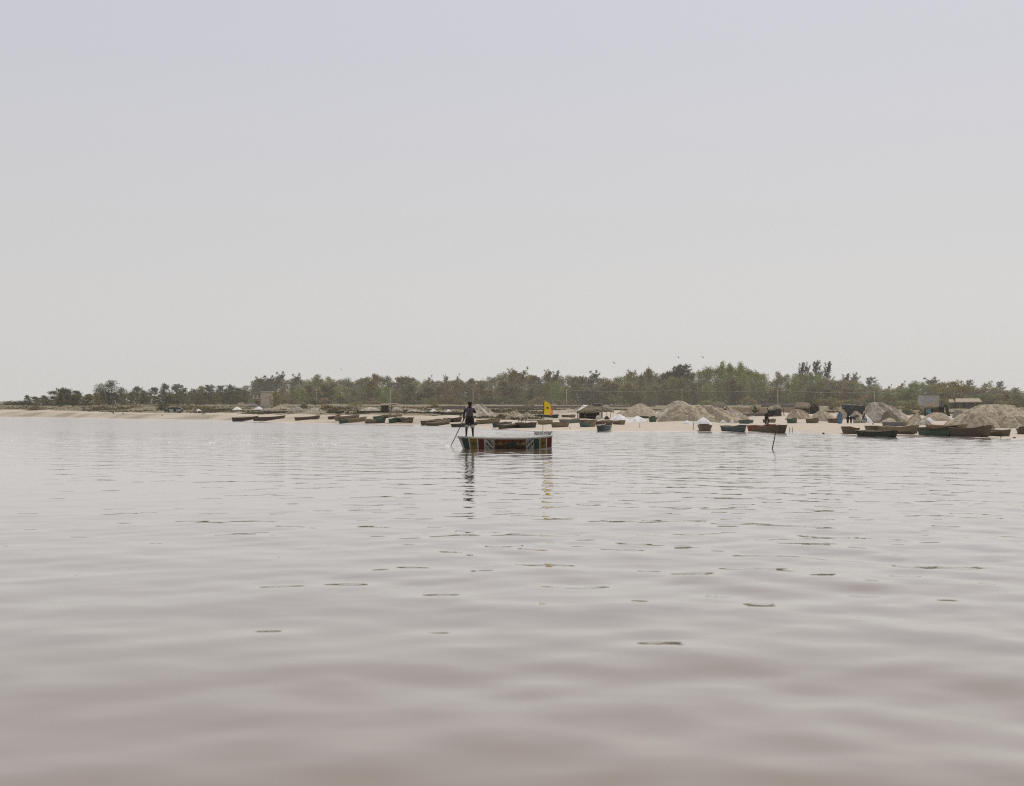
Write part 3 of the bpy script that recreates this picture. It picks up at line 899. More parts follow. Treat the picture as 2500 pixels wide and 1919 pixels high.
P_tan_grn = paint("tan_boat_green_end", (0.30, 0.22, 0.12), (0.05, 0.10, 0.08), 1.0)
P_teal_tan = paint("teal_stern_tan_boat", (0.07, 0.14, 0.13), (0.27, 0.19, 0.09), -0.9)
P_blue_wht = paint("blue_stern_pale_boat", (0.045, 0.10, 0.14), (0.36, 0.38, 0.33), -0.1)
P_grey_yel = paint("grey_blue_boat_yellow_end", (0.17, 0.19, 0.19), (0.36, 0.26, 0.07), 1.35)
P_red_olive = paint("red_stern_olive_boat", (0.25, 0.055, 0.04), (0.21, 0.17, 0.11), -0.8)
P_brn_tan = paint("brown_stern_tan_boat", (0.13, 0.08, 0.05), (0.33, 0.23, 0.13), -0.4)
P_tar = paint("tarred_bottom", (0.035, 0.03, 0.026), wear=0.2)
P_rim = paint("pale_gunwale", (0.52, 0.44, 0.33), wear=0.3)
P_rimb = paint("brown_gunwale", (0.24, 0.15, 0.085), wear=0.3)

class Hull:
    def __init__(s, Ln, Bm, H, sheer=0.10, bow=0.12, rake=0.16, wst=0.70, wbw=0.55):
        s.L, s.B, s.H, s.sheer, s.bow, s.rake, s.wst, s.wbw = Ln, Bm, H, sheer, bow, rake, wst, wbw
    def P(s, u, v, sg, off=0.0):
        a = max(0, 1 - u / 0.5); c = max(0, (u - 0.5) / 0.5)
        hb = s.B / 2 * (1 - (1 - s.wst) * a * a - (1 - s.wbw) * c * c)
        hb *= 0.74 + 0.26 * v
        x = (u - 0.5) * s.L + s.rake * v * (c ** 3) - 0.08 * v * (a ** 3)
        t = 2 * u - 1
        z0 = s.H * 0.10 * t * t + s.H * 0.10 * c ** 3
        top = s.H * (1 + s.sheer * t * t + s.bow * c ** 3)
        return Vector((x, sg * (hb + off), z0 + (top - z0) * v))
    def strip(s, b, v0, v1, sg, off, th, u0=0.0, u1=1.0, n=10):
        V = []
        for i in range(n + 1):
            u = u0 + (u1 - u0) * i / n
            V += [s.P(u, v0, sg, off), s.P(u, v1, sg, off), s.P(u, v1, sg, off - th), s.P(u, v0, sg, off - th)]
        Fs = []
        for i in range(n):
            o = i * 4
            for k in range(4):
                Fs.append((o + k, o + (k + 1) % 4, o + 4 + (k + 1) % 4, o + 4 + k))
        Fs += [(3, 2, 1, 0), (n * 4, n * 4 + 1, n * 4 + 2, n * 4 + 3)]
        b.add(V, Fs)

def build_hull(root, hl, side, rim, planks=3, end=None, thwarts=3, inner=None):
    """side: list of materials from the lowest strake up"""
    b = MB()
    n = 10
    V = []
    for i in range(n + 1):
        V += [hl.P(i / n, 0, 1, 0), hl.P(i / n, 0, -1, 0)]
    for i in range(n + 1):
        q = hl.P(i / n, 0, 1, 0); V += [q - Vector((0, 0, 0.03)), Vector((q.x, -q.y, q.z - 0.03))]
    m2 = 2 * (n + 1)
    Fs = []
    for i in range(n):
        o = 2 * i
        Fs += [(o, o + 2, o + 3, o + 1), (m2 + o + 1, m2 + o + 3, m2 + o + 2, m2 + o), (o, m2 + o, m2 + o + 2, o + 2), (o + 1, o + 3, m2 + o + 3, m2 + o + 1)]
    b.add(V, Fs).build("bottom", P_tar, root)
    for sg in (1, -1):
        for k in range(planks):
            b = MB()
            hl.strip(b, k / planks - (0.03 if k else 0.05), (k + 1) / planks - 0.004 * 0, sg, 0.006 * k + (0.0), 0.024)
            b.build("plank", side[min(k, len(side) - 1)], root)
        b = MB(); hl.strip(b, 0.955, 1.03, sg, 0.045, 0.075, -0.01, 1.01); b.build("gunwale", rim, root)
    for u, e in ((0.0, -1), (1.0, 1)):
        b = MB(); V = []
        for dx in (0, -e * 0.035):
            for v in (-0.02, 1.0):
                for sg in (1, -1):
                    q = hl.P(u, v, sg, 0.012); V.append(q + Vector((dx + e * 0.012, 0, 0)))
        b.add(V, [(0, 1, 3, 2), (4, 6, 7, 5), (0, 2, 6, 4), (1, 5, 7, 3), (2, 3, 7, 6), (0, 4, 5, 1)])
        b.build("transom", end or side[-1], root)
    for k in range(thwarts):
        u = 0.2 + 0.6 * k / max(1, thwarts - 1)
        a = hl.P(u, 0.78, 1); b = MB()
        b.box((a.x, 0, a.z), (0.22, 2 * abs(a.y) - 0.03, 0.035)); b.build("thwart", inner or P_rimb, root)
    for k in range(4):
        u = 0.12 + 0.76 * k / 3
        for sg in (1, -1):
            b = MB(); V = [hl.P(u - .006, 0.02, sg, -0.026), hl.P(u + .006, 0.02, sg, -0.026), hl.P(u + .006, .94, sg, -0.026), hl.P(u - .006, .94, sg, -0.026)]
            V += [q - Vector((0, sg * 0.03, 0)) for q in V]
            b.add(V, [(0, 1, 2, 3), (7, 6, 5, 4), (0, 4, 5, 1), (1, 5, 6, 2), (2, 6, 7, 3), (3, 7, 4, 0)]); b.build("rib", inner or P_rimb, root)

def boat(label, x0, x1, yt, yb, side, rim=P_rim, sgn=1, flip=False, Ln=4.4, H=None, floating=False, end=None, roll=0.0, pitch=None, bow=0.12, B=1.15, group=None, sheer=0.12):
    xc = (x0 + x1) / 2
    p = onwater(xc, yb) if floating else place(xc, yb)
    s = F / p.y
    wm = (x1 - x0) / s * 0.95
    if H is None: H = min(0.66, max(0.40, (yb - yt) / s * 0.88))
    psi = 0.0
    if wm >= Ln * 0.985: Ln = wm
    else:
        lo, hi = 0.0, R(84)
        for _ in range(40):
            mid = (lo + hi) / 2
            if (Ln + 0.25) * math.cos(mid) + B * math.sin(mid) > wm: lo = mid
            else: hi = mid
        psi = lo
    near = 0.5 * (Ln * math.sin(psi) + B * 0.7 * math.cos(psi))
    D = p.y + near * (0.6 if not floating else 0.9)
    X = (xc - CX) / F * D
    z = -0.10 if floating else gz(X, D) - 0.04
    yaw = psi * sgn + (math.pi if flip else 0)
    if floating: rx, ry = roll, 0.0
    else:
        e = Vector((math.cos(yaw), math.sin(yaw)))
        za = gz(X + e.x * 1.5, D + e.y * 1.5); zb = gz(X - e.x * 1.5, D - e.y * 1.5)
        ry = -math.atan2(za - zb, 3.0) * (0.3 if abs(math.sin(yaw)) < .3 else 0.8); rx = roll
    if pitch is not None: ry += pitch
    root = empty("wooden_boat", (X, D, z), 0, label, "boat", group)
    root.rotation_euler = (rx, ry, yaw)
    build_hull(root, Hull(Ln, B, H, sheer, bow), side, rim, end=end)
    return root

BOATS = [
 # left bank
 ("dark boat at the left end of the beached boats", 567, 630, 1018, 1028, [P_dkbrown], P_rim, 1, False, {}),
 ("reddish brown boat touching the leftmost dark boat", 618, 696, 1017, 1027, [P_brown, P_brown, P_brown], P_rimb, -1, False, {}),
 ("lone brown boat between the leftmost pair and the green bowed boat", 718, 783, 1017.5, 1025.5, [P_brown], P_rimb, 1, False, {}),
 ("long low dark boat lying behind the leftmost pair", 648, 700, 1006, 1011, [P_dkbrown], P_dkbrown and P_rimb, 1, False, dict(H=.45)),
 ("short dark boat end behind the green bowed boat", 801, 832, 1017, 1023, [P_dkbrown], P_rimb, 1, False, {}),
 ("brown boat half hidden behind the green bowed boat", 815, 880, 1015, 1026, [P_brown, P_brown, P_tan], P_rim, 1, False, {}),
 ("brown boat with a green bow nearest the water on the left", 825, 898, 1021, 1032, [P_grn_tan], P_rim, 1, False, {}),
 ("brown boat with a green end right of the green bowed boat", 882, 950, 1023, 1034, [P_brown, P_tan_grn, P_tan_grn], P_rim, -1, False, {}),
 ("low green boat seen behind the brown boat with a green end", 910, 948, 1016, 1023, [P_green], P_green, 1, False, {}),
 ("small bright green boat end beside the tan boat", 948, 978, 1022, 1033, [P_green], P_dkgreen, 1, False, {}),
 ("weathered tan boat resting near the water left of the man", 964, 1018, 1020, 1033, [P_tan, P_tan, P_olive], P_rim, -1, False, dict(bow=.15)),
 ("brown boat with a dark stern left of the long dark pair", 1024, 1082, 1026, 1037, [P_dkbrown, P_brown, P_brown], P_rimb, 1, False, {}),
 ("dark boat with a teal side behind the long dark pair", 1050, 1108, 1025, 1035, [P_blue, P_blue, P_tan], P_rim, 1, False, {}),
 ("brown boat behind the teal sided boat", 1075, 1135, 1021, 1032, [P_brown], P_rim, -1, False, {}),
 ("long dark boat floating left of the man's legs", 1037, 1104, 1033, 1042, [P_dkbrown, P_olive], P_rim, 1, False, dict(floating=False)),
 ("dark boat lying behind the man's legs", 1096, 1172, 1033.5, 1043, [P_dkbrown, P_dkgreen], P_rim, 1, True, {}),
 ("tan boat with reddish rim right of the man", 1158, 1228, 1024, 1034.5, [P_olive, P_tan, P_tan], P_rimb, 1, False, {}),
 ("blue black boat end left of the green boat in the water", 1195, 1256, 1032, 1043.5, [P_dkbrown, P_blue, P_blue], P_rimb, 1, True, {}),
 ("dark green boat lying in the water right of the man", 1209, 1284, 1036, 1046.5, [P_dkgreen, P_dkgreen, P_olive], P_rim, 1, False, {}),
 ("dark brown boat with its bow pointing right towards the flag", 1252, 1317, 1032, 1045.5, [P_dkgreen, P_dkbrown, P_dkbrown], P_rim, -1, False, {}),
 ("brown boat behind the flag pole", 1305, 1358, 1026, 1036, [P_brown, P_tan], P_rimb, 1, False, {}),
 ("mottled brown boat right below the flag", 1336, 1398, 1031.5, 1044, [P_olive, P_tan, P_tan], P_rimb, 1, True, {}),
 ("grey green boat behind the mottled brown boat", 1358, 1424, 1023, 1034, [P_tan, P_greyblue], P_rim, 1, False, {}),
 ("tan boat with a teal stern left of the blue boat", 1406, 1466, 1030.5, 1044, [P_teal_tan], P_rimb, 1, False, {}),
 ("low tan boat in front of the open thatched hut", 1410, 1462, 1026, 1034, [P_tan], P_rimb, -1, False, {}),
 ("tan plank boat with a dark stripe below the large salt cone", 1468, 1530, 1026, 1039.5, [P_tan, P_brown, P_tan], P_rim, -1, False, dict(bow=.1)),
 ("brown boat between the teal sterned and plank striped boats", 1440, 1490, 1028, 1037, [P_brn_tan], P_rim, 1, False, {}),
 ("blue boat with a pale side standing at the water's edge", 1446, 1507, 1037, 1052, [P_blue_wht], P_rim, 1, False, dict(floating=False, end=P_blue)),
 # far row
 ("long dark boat, left of the far pair behind the beach", 1008, 1072, 1006.5, 1013, [P_dkbrown], P_dkgreen, 1, False, dict(H=.45)),
 ("long dark boat, right of the far pair behind the beach", 1066, 1132, 1007, 1013.5, [P_dkbrown, P_dkgreen], P_rimb, 1, False, dict(H=.45)),
 ("dark green boat lying behind the flag", 1308, 1368, 1012.5, 1021, [P_dkgreen], P_green, -1, False, {}),
 ("small green boat left of the flag pole on the upper beach", 1281, 1304, 1010, 1017, [P_green], P_dkgreen, 1, False, {}),
 ("long green boat partly behind the pale heap at left", 870, 948, 1003.5, 1008.5, [P_dkgreen], P_rimb, 1, False, dict(H=.42)),
 ("low olive boat on the scrub edge above the green bowed boat", 798, 842, 1004.5, 1009, [P_dkgreen], P_rim, 1, False, dict(H=.42)),
 ("tan olive boat behind the left end of the weathered tan boat", 935, 985, 1012, 1020, [P_olive, P_tan], P_rim, 1, False, {}),
 ("tan boat lying behind the brown boat right of the flag", 1366, 1412, 1013, 1021, [P_olive], P_rim, 1, False, {}),
 ("box shaped green boat end right of the salt cones", 1577, 1610, 1015, 1031, [P_green], P_rim, 1, False, dict(end=P_green)),
 ("dark green boat behind the box shaped green end", 1556, 1622, 1016, 1025, [P_dkgreen], P_green, 1, False, {}),
 # right beach
 ("olive boat alone on the sand below the sharp salt cone", 1699, 1742, 1037, 1053.3, [P_olive], P_rimb, 1, False, dict(B=1.3)),
 ("blue boat on the sand right of the olive boat", 1761, 1820, 1039, 1054.5, [P_blue], P_rim, -1, False, dict(bow=.24)),
 ("red sterned boat on the sand below the motorcyclist", 1826, 1892, 1038, 1054.5, [P_red_olive, P_red_olive, P_red], P_redtan, -1, False, dict(bow=.24, B=1.3)),
 ("olive brown boat in front of the red sterned boat", 1852, 1918, 1040, 1057, [P_olive, P_olive, P_brown], P_redtan, -1, False, dict(bow=.24, B=1.3)),
 ("long green boat broadside on the upper sand", 1792, 1853, 1024, 1036, [P_green], P_dkgreen, 1, False, dict(bow=.05, sheer=.02)),
 ("yellow brown boat under the foot of the furrowed heap", 1730, 1792, 1019, 1030, [P_tan], P_rimb, 1, False, {}),
 ("tan boat behind the motorcyclist", 1850, 1908, 1023, 1034.5, [P_tan, P_tan, P_olive], P_rim, 1, False, dict(bow=.05)),
 ("green ended boat right of the motorcyclist", 1908, 1960, 1022, 1034, [P_dkgreen, P_green, P_green], P_rim, 1, False, {}),
 ("brown boat below the rounded heap at the hut", 1954, 2014, 1022, 1034, [P_brown, P_olive], P_rimb, 1, False, {}),
 ("long brown boat behind the blue robed person's legs", 2008, 2072, 1021.5, 1033, [P_brown], P_rimb, 1, False, {}),
 ("brown boat seen end on right of the long stretch of sand", 2061, 2089, 1044, 1060, [P_brown], P_rimb, 1, False, dict(B=1.25, end=P_brown)),
 ("dark green boat half in the water in front of the long brown boat", 2099, 2182, 1051, 1067, [P_dkgreen], P_rim, -1, False, {}),
 ("brown striped boat behind the half sunk dark green boat", 2152, 2233, 1041, 1060.5, [P_brown, P_tan, P_tan], P_rim, -1, False, dict(bow=.2)),
 ("grey brown boat behind the half sunk dark green boat's stern", 2098, 2160, 1041, 1058, [P_brown, P_olive], P_rimb, 1, True, {}),
 ("grey blue boat with a yellow end below the larger salt cone", 2139, 2233, 1029, 1041.5, [P_grey_yel], P_rim, 1, False, dict(bow=.1, sheer=.03)),
 ("dark green boat with raised bow at the right beach", 2252, 2322, 1044, 1064, [P_green, P_green, P_dkgreen], P_rimb, -1, False, dict(bow=.28)),
 ("brown boat behind the green boat with raised bow", 2268, 2352, 1037, 1050.5, [P_olive, P_brown, P_tan], P_redtan, -1, False, dict(bow=.2)),
 ("dark brown boat with a raised bow right of the green one", 2332, 2404, 1044, 1067, [P_dkbrown, P_brown], P_rimb, -1, False, dict(bow=.28)),
 ("green brown boat tilted beside the dark brown boat", 2394, 2450, 1050, 1066.5, [P_dkgreen, P_olive], P_rim, -1, False, dict(roll=.12)),
 ("tan brown boat behind the tilted green brown boat", 2368, 2456, 1040, 1056.5, [P_brown, P_tan, P_tan], P_rim, 1, False, {}),
 ("dark boat cut off by the right edge of the picture", 2454, 2545, 1045, 1063.5, [P_dkgreen, P_brown], P_rim, 1, False, {}),
]
for (lab, x0, x1, yt, yb, side, rim, sg, fl, kw) in BOATS:
    boat(lab, x0, x1, yt, yb, side, rim, sg, fl, group="wooden boats drawn up along the shore", **kw)

# ------------------------------------------------------------------ painted boat in the foreground
HB = 64.6
hx0, hx1 = (1133 - CX) / F * HB, (1346.5 - CX) / F * HB
W_hull = paint("white_painted_hull", (0.62, 0.60, 0.55), wear=0.25, bare=(0.30, 0.24, 0.18))
G_green = paint("flag_green_paint", (0.016, 0.06, 0.034), wear=0.25)
G_yell = paint("flag_yellow_paint", (0.20, 0.145, 0.016), wear=0.25)
G_red = paint("flag_red_paint", (0.125, 0.016, 0.019), wear=0.25)
G_slate = mat("slate_lettering_paint", (0.03, 0.042, 0.042), (0.02, 0.027, 0.027), 5)
G_orange = mat("mural_orange", (0.15, 0.05, 0.018), (0.075, 0.03, 0.015), 5, stretch=(1, 1, 3))
G_gold = mat("mural_gold", (0.22, 0.17, 0.065), (0.13, 0.10, 0.04), 4)
G_earth = mat("mural_earth", (0.085, 0.038, 0.02), (0.05, 0.026, 0.014), 6)
G_palm = mat("mural_dark_green", (0.025, 0.035, 0.015), (0.018, 0.025, 0.01), 6)
G_teal = mat("mural_teal", (0.035, 0.055, 0.052), (0.02, 0.03, 0.03), 6)
hero = empty("painted_boat", ((hx0 + hx1) / 2, HB, -0.10), R(-3), "painted tourist boat with green yellow and red panels carrying a man", "boat")
hh = Hull(hx1 - hx0, 1.35, 0.62, 0.03, 0.16, 0.02, 0.80, 0.86)
def P_hero(u, v, sg, off=0.0, _o=hh.P):
    q = _o(u, v, sg, off)
    a = max(0, 1 - u / 0.5)
    q.x -= 0.17 * v * a ** 9          # raked left end
    q.z += 0.05 * v * a ** 3
    return q
hh.P = P_hero
build_hull(hero, hh, [W_hull], W_hull, planks=2, end=W_hull, thwarts=4, inner=P_red)
for sg in (-1, 1):
    V = []
    n = 12
    for i in range(n + 1):
        u = -0.012 + 1.024 * i / n
        V += [hh.P(u, 1.00, sg, .062), hh.P(u, 1.062, sg, .01), hh.P(u, 1.0, sg, -.03)]
    Fs = [(3 * i + a, 3 * i + (a + 1) % 3, 3 * i + 3 + (a + 1) % 3, 3 * i + 3 + a) for i in range(n) for a in range(3)] + [(0, 2, 1), (3 * n, 3 * n + 1, 3 * n + 2)]
    MB().add(V, Fs).build("gunwale_sun_cap", mat("sunlit_white_rim", (0.62, 0.59, 0.53), (0.48, 0.45, 0.40), 7), hero)  # extra slanted rim, shaped to catch the sun as a bright top edge
def U(px): return min(1, max(0, (px - 1133) / (1346.5 - 1133)))
def patch(name, pts, m, off, parent=hero, th=0.004):
    """flat painted shape on the near side of the hull; pts are (u, v), convex or star shaped about their mean"""
    b = MB()
    V = [hh.P(u, v, -1, off) for u, v in pts]
    n = len(V)
    cu, cv = sum(p[0] for p in pts) / n, sum(p[1] for p in pts) / n
    V.append(hh.P(cu, cv, -1, off))
    V += [q + Vector((0, th, 0)) for q in V]
    Fs = []
    for i in range(n):
        j = (i + 1) % n
        Fs += [(n, i, j), (n + 1 + n, n + 1 + j, n + 1 + i), (i, n + 1 + i, n + 1 + j, j)]
    b.add(V, Fs)
    return b.build(name, m, parent)
def rect(x0, x1, v0, v1, n=3):
    us = [U(x0) + (U(x1) - U(x0)) * i / n for i in range(n + 1)]
    return [(u, v0) for u in us] + [(u, v1) for u in us[::-1]]
VB, VT = 0.10, 0.905
OF = 0.012
for nm, x0, x1, m in (("green_panel", 1137, 1149, G_green), ("yellow_panel", 1152, 1167.5, G_yell), ("red_panel", 1170.5, 1184.5, G_red),
                      ("green_panel", 1304.5, 1317.5, G_green), ("yellow_panel", 1320, 1333, G_yell), ("red_panel", 1336, 1346.4, G_red)):
    o = patch(nm, rect(x0, x1, VB, VT), m, OF)
    if nm == "yellow_panel":
        c = (x0 + x1) / 2; ru, rv = 5.2 / 213.5, 0.19
        patch("star", [(U(c) + ru * (1 if k % 2 == 0 else .42) * math.sin(k * math.pi / 5), 0.5 + rv * (1 if k % 2 == 0 else .42) * math.cos(k * math.pi / 5)) for k in range(10)], G_green, OF + 0.006, o)
# slanted lettering on the two pale panels: illegible at this size, kept as slanted strokes and loops
def glyphs(cx, tilt, parent):
    pan = patch("lettered_panel", rect(cx - 10.5, cx + 10, VB, VT), P_white, OF, hero)
    for row, dy in ((0, 0.17), (1, -0.17)):
        for k in range(3):
            t = (k - 1) * 5.0
            ccx, ccv = cx + t + (dy * 9 * (-1 if tilt > 0 else 1)) * -0.6, 0.52 + dy - tilt * t * 0.036
            ro = []
            for a in range(8):
                an = a * math.pi / 4
                ro.append((U(ccx + 2.1 * math.cos(an)), ccv + 0.115 * math.sin(an) - tilt * 2.1 * math.cos(an) * 0.036))
            L1 = patch("lettering", ro, G_slate, OF + 0.006, pan)
            if (k + row) % 2 == 0:
                ri = [(u * .42 + U(ccx) * .58, v * .42 + ccv * .58) for u, v in ro]
                patch("lettering", ri, P_white, OF + 0.011, pan)
    x_a, x_b = cx - 9.5, cx + 8
    va, vb = (0.80, 0.22) if tilt > 0 else (0.22, 0.80)
    patch("white_stripe", [(U(x_a), va), (U(x_b), vb), (U(x_b), vb + .07), (U(x_a), va + .07)], M_white, OF + 0.010, pan)
glyphs(1197.5, 1, hero)
glyphs(1295, -1, hero)
mural = patch("mural", rect(1209, 1285.5, VB, VT, 8), G_orange, OF)
patch("painted_sky_glow", rect(1210, 1240, 0.50, 0.66), G_gold, OF + 0.006, mural)
patch("painted_sky_glow", rect(1263, 1284, 0.46, 0.68), G_gold, OF + 0.006, mural)
patch("painted_ground", rect(1209.5, 1285, VB + .01, 0.36, 6), G_earth, OF + 0.006, mural)
def blob(cx, cv, ru, rv, n=10): return [(U(cx) + ru / 213.5 * math.cos(k * 2 * math.pi / n), cv + rv * math.sin(k * 2 * math.pi / n)) for k in range(n)]
patch("painted_lake", blob(1250, 0.47, 13, 0.17, 14), G_teal, OF + 0.011, mural)
patch("painted_canoe", blob(1225.5, 0.33, 6, 0.07), G_palm, OF + 0.012, mural)
patch("painted_bush", blob(1262, 0.34, 9, 0.08), G_palm, OF + 0.014, mural)
for cx, cv in ((1214.5, 0.66), (1232, 0.62), (1271, 0.66), (1254, 0.74)):
    patch("painted_palm", [(U(cx - .45), 0.36), (U(cx + .45), 0.36), (U(cx + .3), cv), (U(cx - .3), cv)], G_palm, OF + 0.016, mural)
    patch("painted_palm", [(U(cx) + 3.6 / 213.5 * (1 if k % 2 else .5) * math.cos(k * math.pi / 7), cv + .02 + 0.13 * (1 if k % 2 else .5) * math.sin(k * math.pi / 7)) for k in range(14)], G_palm, OF + 0.021, mural)
# name board at the right end
def hero_local(px, z): return (px - (1133 + 1346.5) / 2) / F * HB
bx0, bx1 = hero_local(1304, 0), hero_local(1346, 0)
b = MB(); b.box(((bx0 + bx1) / 2, -0.42, 0.845), (bx1 - bx0, 0.03, 0.19)); nb = b.build("name_board", mat("bright_white_paint", (0.86, 0.85, 0.82), (0.72, 0.70, 0.66), 6), hero)
b = MB(); b.box(((bx0 + bx1) / 2 + .01, -0.42, 0.952), (bx1 - bx0 + .04, 0.06, 0.02)); b.build("board_cap", M_white, nb)
b = MB(); b.box((bx1 + 0.03, -0.42, 0.93), (0.07, 0.05, 0.06)); b.build("board_end", M_darkwood, nb)
fc = bpy.data.curves.new("lettering", 'FONT'); fc.body = "NO1V TVGF"; fc.size = 0.17; fc.extrude = 0.002; fc.offset = 0.0015; fc.space_character = 1.12
fc.align_x = 'CENTER'; fc.align_y = 'CENTER'; fc.materials.append(M_black)
ft = bpy.data.objects.new("lettering_curve", fc); COL.objects.link(ft)
dg = bpy.context.evaluated_depsgraph_get()
fme = bpy.data.meshes.new_from_object(ft.evaluated_get(dg)); bpy.data.objects.remove(ft)
fo = link("lettering", fme, nb)
fo.location = ((bx0 + bx1) / 2 + 0.03, -0.439, 0.845); fo.rotation_euler = (R(90), 0, 0); fo.scale = (0.82, 1, 1)
# decks and seat mats
a = hh.P(0.06, 0.98, 1); b = MB(); b.box((a.x + 0.18, 0, 0.60), (0.62, 1.05, 0.04)); b.build("stern_deck", W_hull, hero)
b = MB(); b.box((hero_local(1143, 0), -0.15, 0.632), (0.42, 0.6, 0.022)); b.build("red_mat", P_red, hero)
for px_, w_, m_ in ((1190, .22, M_dark), (1227, .2, P_red), (1258, .22, M_black), (1290, .5, P_red)):
    b = MB(); b.box((hero_local(px_, 0), 0.05, 0.625), (w_, 1.1, 0.03)); b.build("seat_board", m_, hero)

# flag
fp = ray(1324.5, 1062, HB - 0.25)
flag = empty("flag", (fp.x, fp.y, 0.52), 0, "yellow flag with a green star and red edge on a thin pole", "flag")
sF = HB / F
top = Vector((0.055, 0, (1062 - 977.5) * sF + 0.14))
b = MB(); b.tube([(0, 0, 0), top * 0.5 + Vector((0.006, 0, 0)), top], [0.014, 0.012, 0.009], 6); b.build("flag_pole", mat("pale_bamboo", (0.42, 0.33, 0.22), (0.3, 0.22, 0.15), 8), flag)
def cloth(name, c, c2, tr=0.5):
    m, N, L, B = new_mat(name)
    col = mixrgb(N, L, noise(N, L, 6, 4), c, c2)
    L.new(col, B.inputs["Base Color"]); B.inputs["Roughness"].default_value = 0.85
    t = N.new("ShaderNodeBsdfTranslucent"); L.new(col, t.inputs[0])
    mx = N.new("ShaderNodeMixShader"); mx.inputs[0].default_value = tr
    L.new(B.outputs[0], mx.inputs[1]); L.new(t.outputs[0], mx.inputs[2]); L.new(mx.outputs[0], N["Material Output"].inputs["Surface"])
    return m
M_fg = mat("green_flag_cloth", (0.02, 0.045, 0.025), (0.015, 0.035, 0.02), 6, 0.8)
M_fy = cloth("yellow_flag_cloth", (0.66, 0.49, 0.045), (0.56, 0.38, 0.03))
M_fr = cloth("red_flag_cloth", (0.68, 0.22, 0.19), (0.55, 0.15, 0.13))
ftop, fbot = top.z - 0.03, top.z - 0.03 - 32.5 * sF
def fpt(s, t, off=0.0):   # s along fly 0..1, t 0 top..1 bottom ; the hoist third is folded back behind the pole
    dx = [0.0, 0.03, 0.355, 0.46]
    xs = np.interp(s, [0, 0.12, 0.76, 1.0], dx) * (0.86 + 0.20 * math.sin(math.pi * min(1, 0.10 + t * 0.85)) + 0.05 * math.sin(t * 11) * s)
    sag = 0.30 * s * s * (1 - t) ** 1.4 + 0.05 * s * math.sin(6 * s + 2)
    px_ = top.x * (1 - 0.2 * t) + xs - 0.05 * max(0, s - .75) * 4 * abs(t - .45)
    yy = 0.05 * math.sin(s * 7 + t * 2.2) * s + 0.16 * max(0, s - .72) * math.sin(9 * t) - 0.02 + off
    z = ftop + (fbot - ftop) * t - sag * (0.9) + 0.04 * s * math.sin(t * 5)
    return (px_, yy, z)
for nm, s0, s1, m in (("green_band", 0.0, 0.12, M_fg), ("yellow_band", 0.12, 0.76, M_fy), ("red_band", 0.76, 1.0, M_fr)):
    V, Fs = [], []
    nu, nv = 8, 12
    for side_off in (0,):
        for i in range(nu + 1):
            for j in range(nv + 1):
                V.append(fpt(s0 + (s1 - s0) * i / nu, j / nv, side_off))
    n1 = (nu + 1) * (nv + 1)
    for i in range(nu):
        for j in range(nv):
            q = i * (nv + 1) + j
            Fs += [(q, q + 1, q + nv + 2, q + nv + 1)]
    band = MB().add(V, Fs).build(nm, m, flag, True)
    if nm == "yellow_band":
        st = [fpt(0.44 + 0.165 * (1 if k % 2 == 0 else .42) * math.sin(k * math.pi / 5), 0.52 - 0.125 * (1 if k % 2 == 0 else .42) * math.cos(k * math.pi / 5), -0.006) for k in range(10)]
        V = st + [fpt(0.44, 0.52, -0.006)]
        MB().add(V, [(10, k, (k + 1) % 10) for k in range(10)]).build("star", G_green, band)

# ------------------------------------------------------------------ people
def skin(name, J, E, m, parent, sub=1):
    names = list(J)
    me = bpy.data.meshes.new(name)
    me.from_pydata([J[k][0] for k in names], [(names.index(a), names.index(b)) for a, b in E], [])
    me.materials.append(m)
    o = link(name, me, parent)
    o.modifiers.new("skin", 'SKIN')
    lay = me.skin_vertices[0].data if me.skin_vertices else None
    for i, k in enumerate(names):
        r = J[k][1]
        r = r if isinstance(r, tuple) else (r, r)
        lay[i].radius = (r[0] * 1.17, r[1] * 1.17)
        lay[i].use_root = (i == 0)
    s = o.modifiers.new("smooth", 'SUBSURF'); s.levels = sub; s.render_levels = sub + 1
    o.modifiers["skin"].use_smooth_shade = True
    return o

STAND = dict(
 pelvis=((0, 0, .96), (.135, .10)), spine=((0, .01, 1.15), (.12, .085)), chest=((0, .0, 1.34), (.155, .10)), neck=((0, .01, 1.50), .052), jaw=((0, .03, 1.585), .068), head=((0, .02, 1.68), .085),
 shl=((-.18, 0, 1.42), .055), ell=((-.25, .0, 1.15), .042), hal=((-.26, .06, .90), .03), fil=((-.26, .08, .81), .022),
 shr=((.18, 0, 1.42), .055), elr=((.25, .0, 1.15), .042), har=((.26, .06, .90), .03), fir=((.26, .08, .81), .022),
 hil=((-.09, 0, .90), .085), knl=((-.10, .01, .50), .058), anl=((-.10, -.01, .09), .036), tol=((-.11, .13, .035), .032),
 hir=((.09, 0, .90), .085), knr=((.10, .01, .50), .058), anr=((.10, -.01, .09), .036), tor=((.11, .13, .035), .032))
EDG = [("pelvis", "spine"), ("spine", "chest"), ("chest", "neck"), ("neck", "jaw"), ("jaw", "head"), ("chest", "shl"), ("shl", "ell"), ("ell", "hal"), ("hal", "fil"), ("chest", "shr"), ("shr", "elr"), ("elr", "har"), ("har", "fir"),
       ("pelvis", "hil"), ("hil", "knl"), ("knl", "anl"), ("anl", "tol"), ("pelvis", "hir"), ("hir", "knr"), ("knr", "anr"), ("anr", "tor")]
def pose(**kw):
    J = dict(STAND)
    for k, v in kw.items(): J[k] = (v, J[k][1])
    return J
def grow(J, keys, f, add=0.012):
    out = {}
    for k in keys:
        c, r = J[k]
        r = r if isinstance(r, tuple) else (r, r)
        out[k] = (c, (r[0] * f + add, r[1] * f + add))
    return out
def lerp(J, a, b, t, r):
    A, Bv = Vector(J[a][0]), Vector(J[b][0])
    return (tuple(A.lerp(Bv, t)), r)
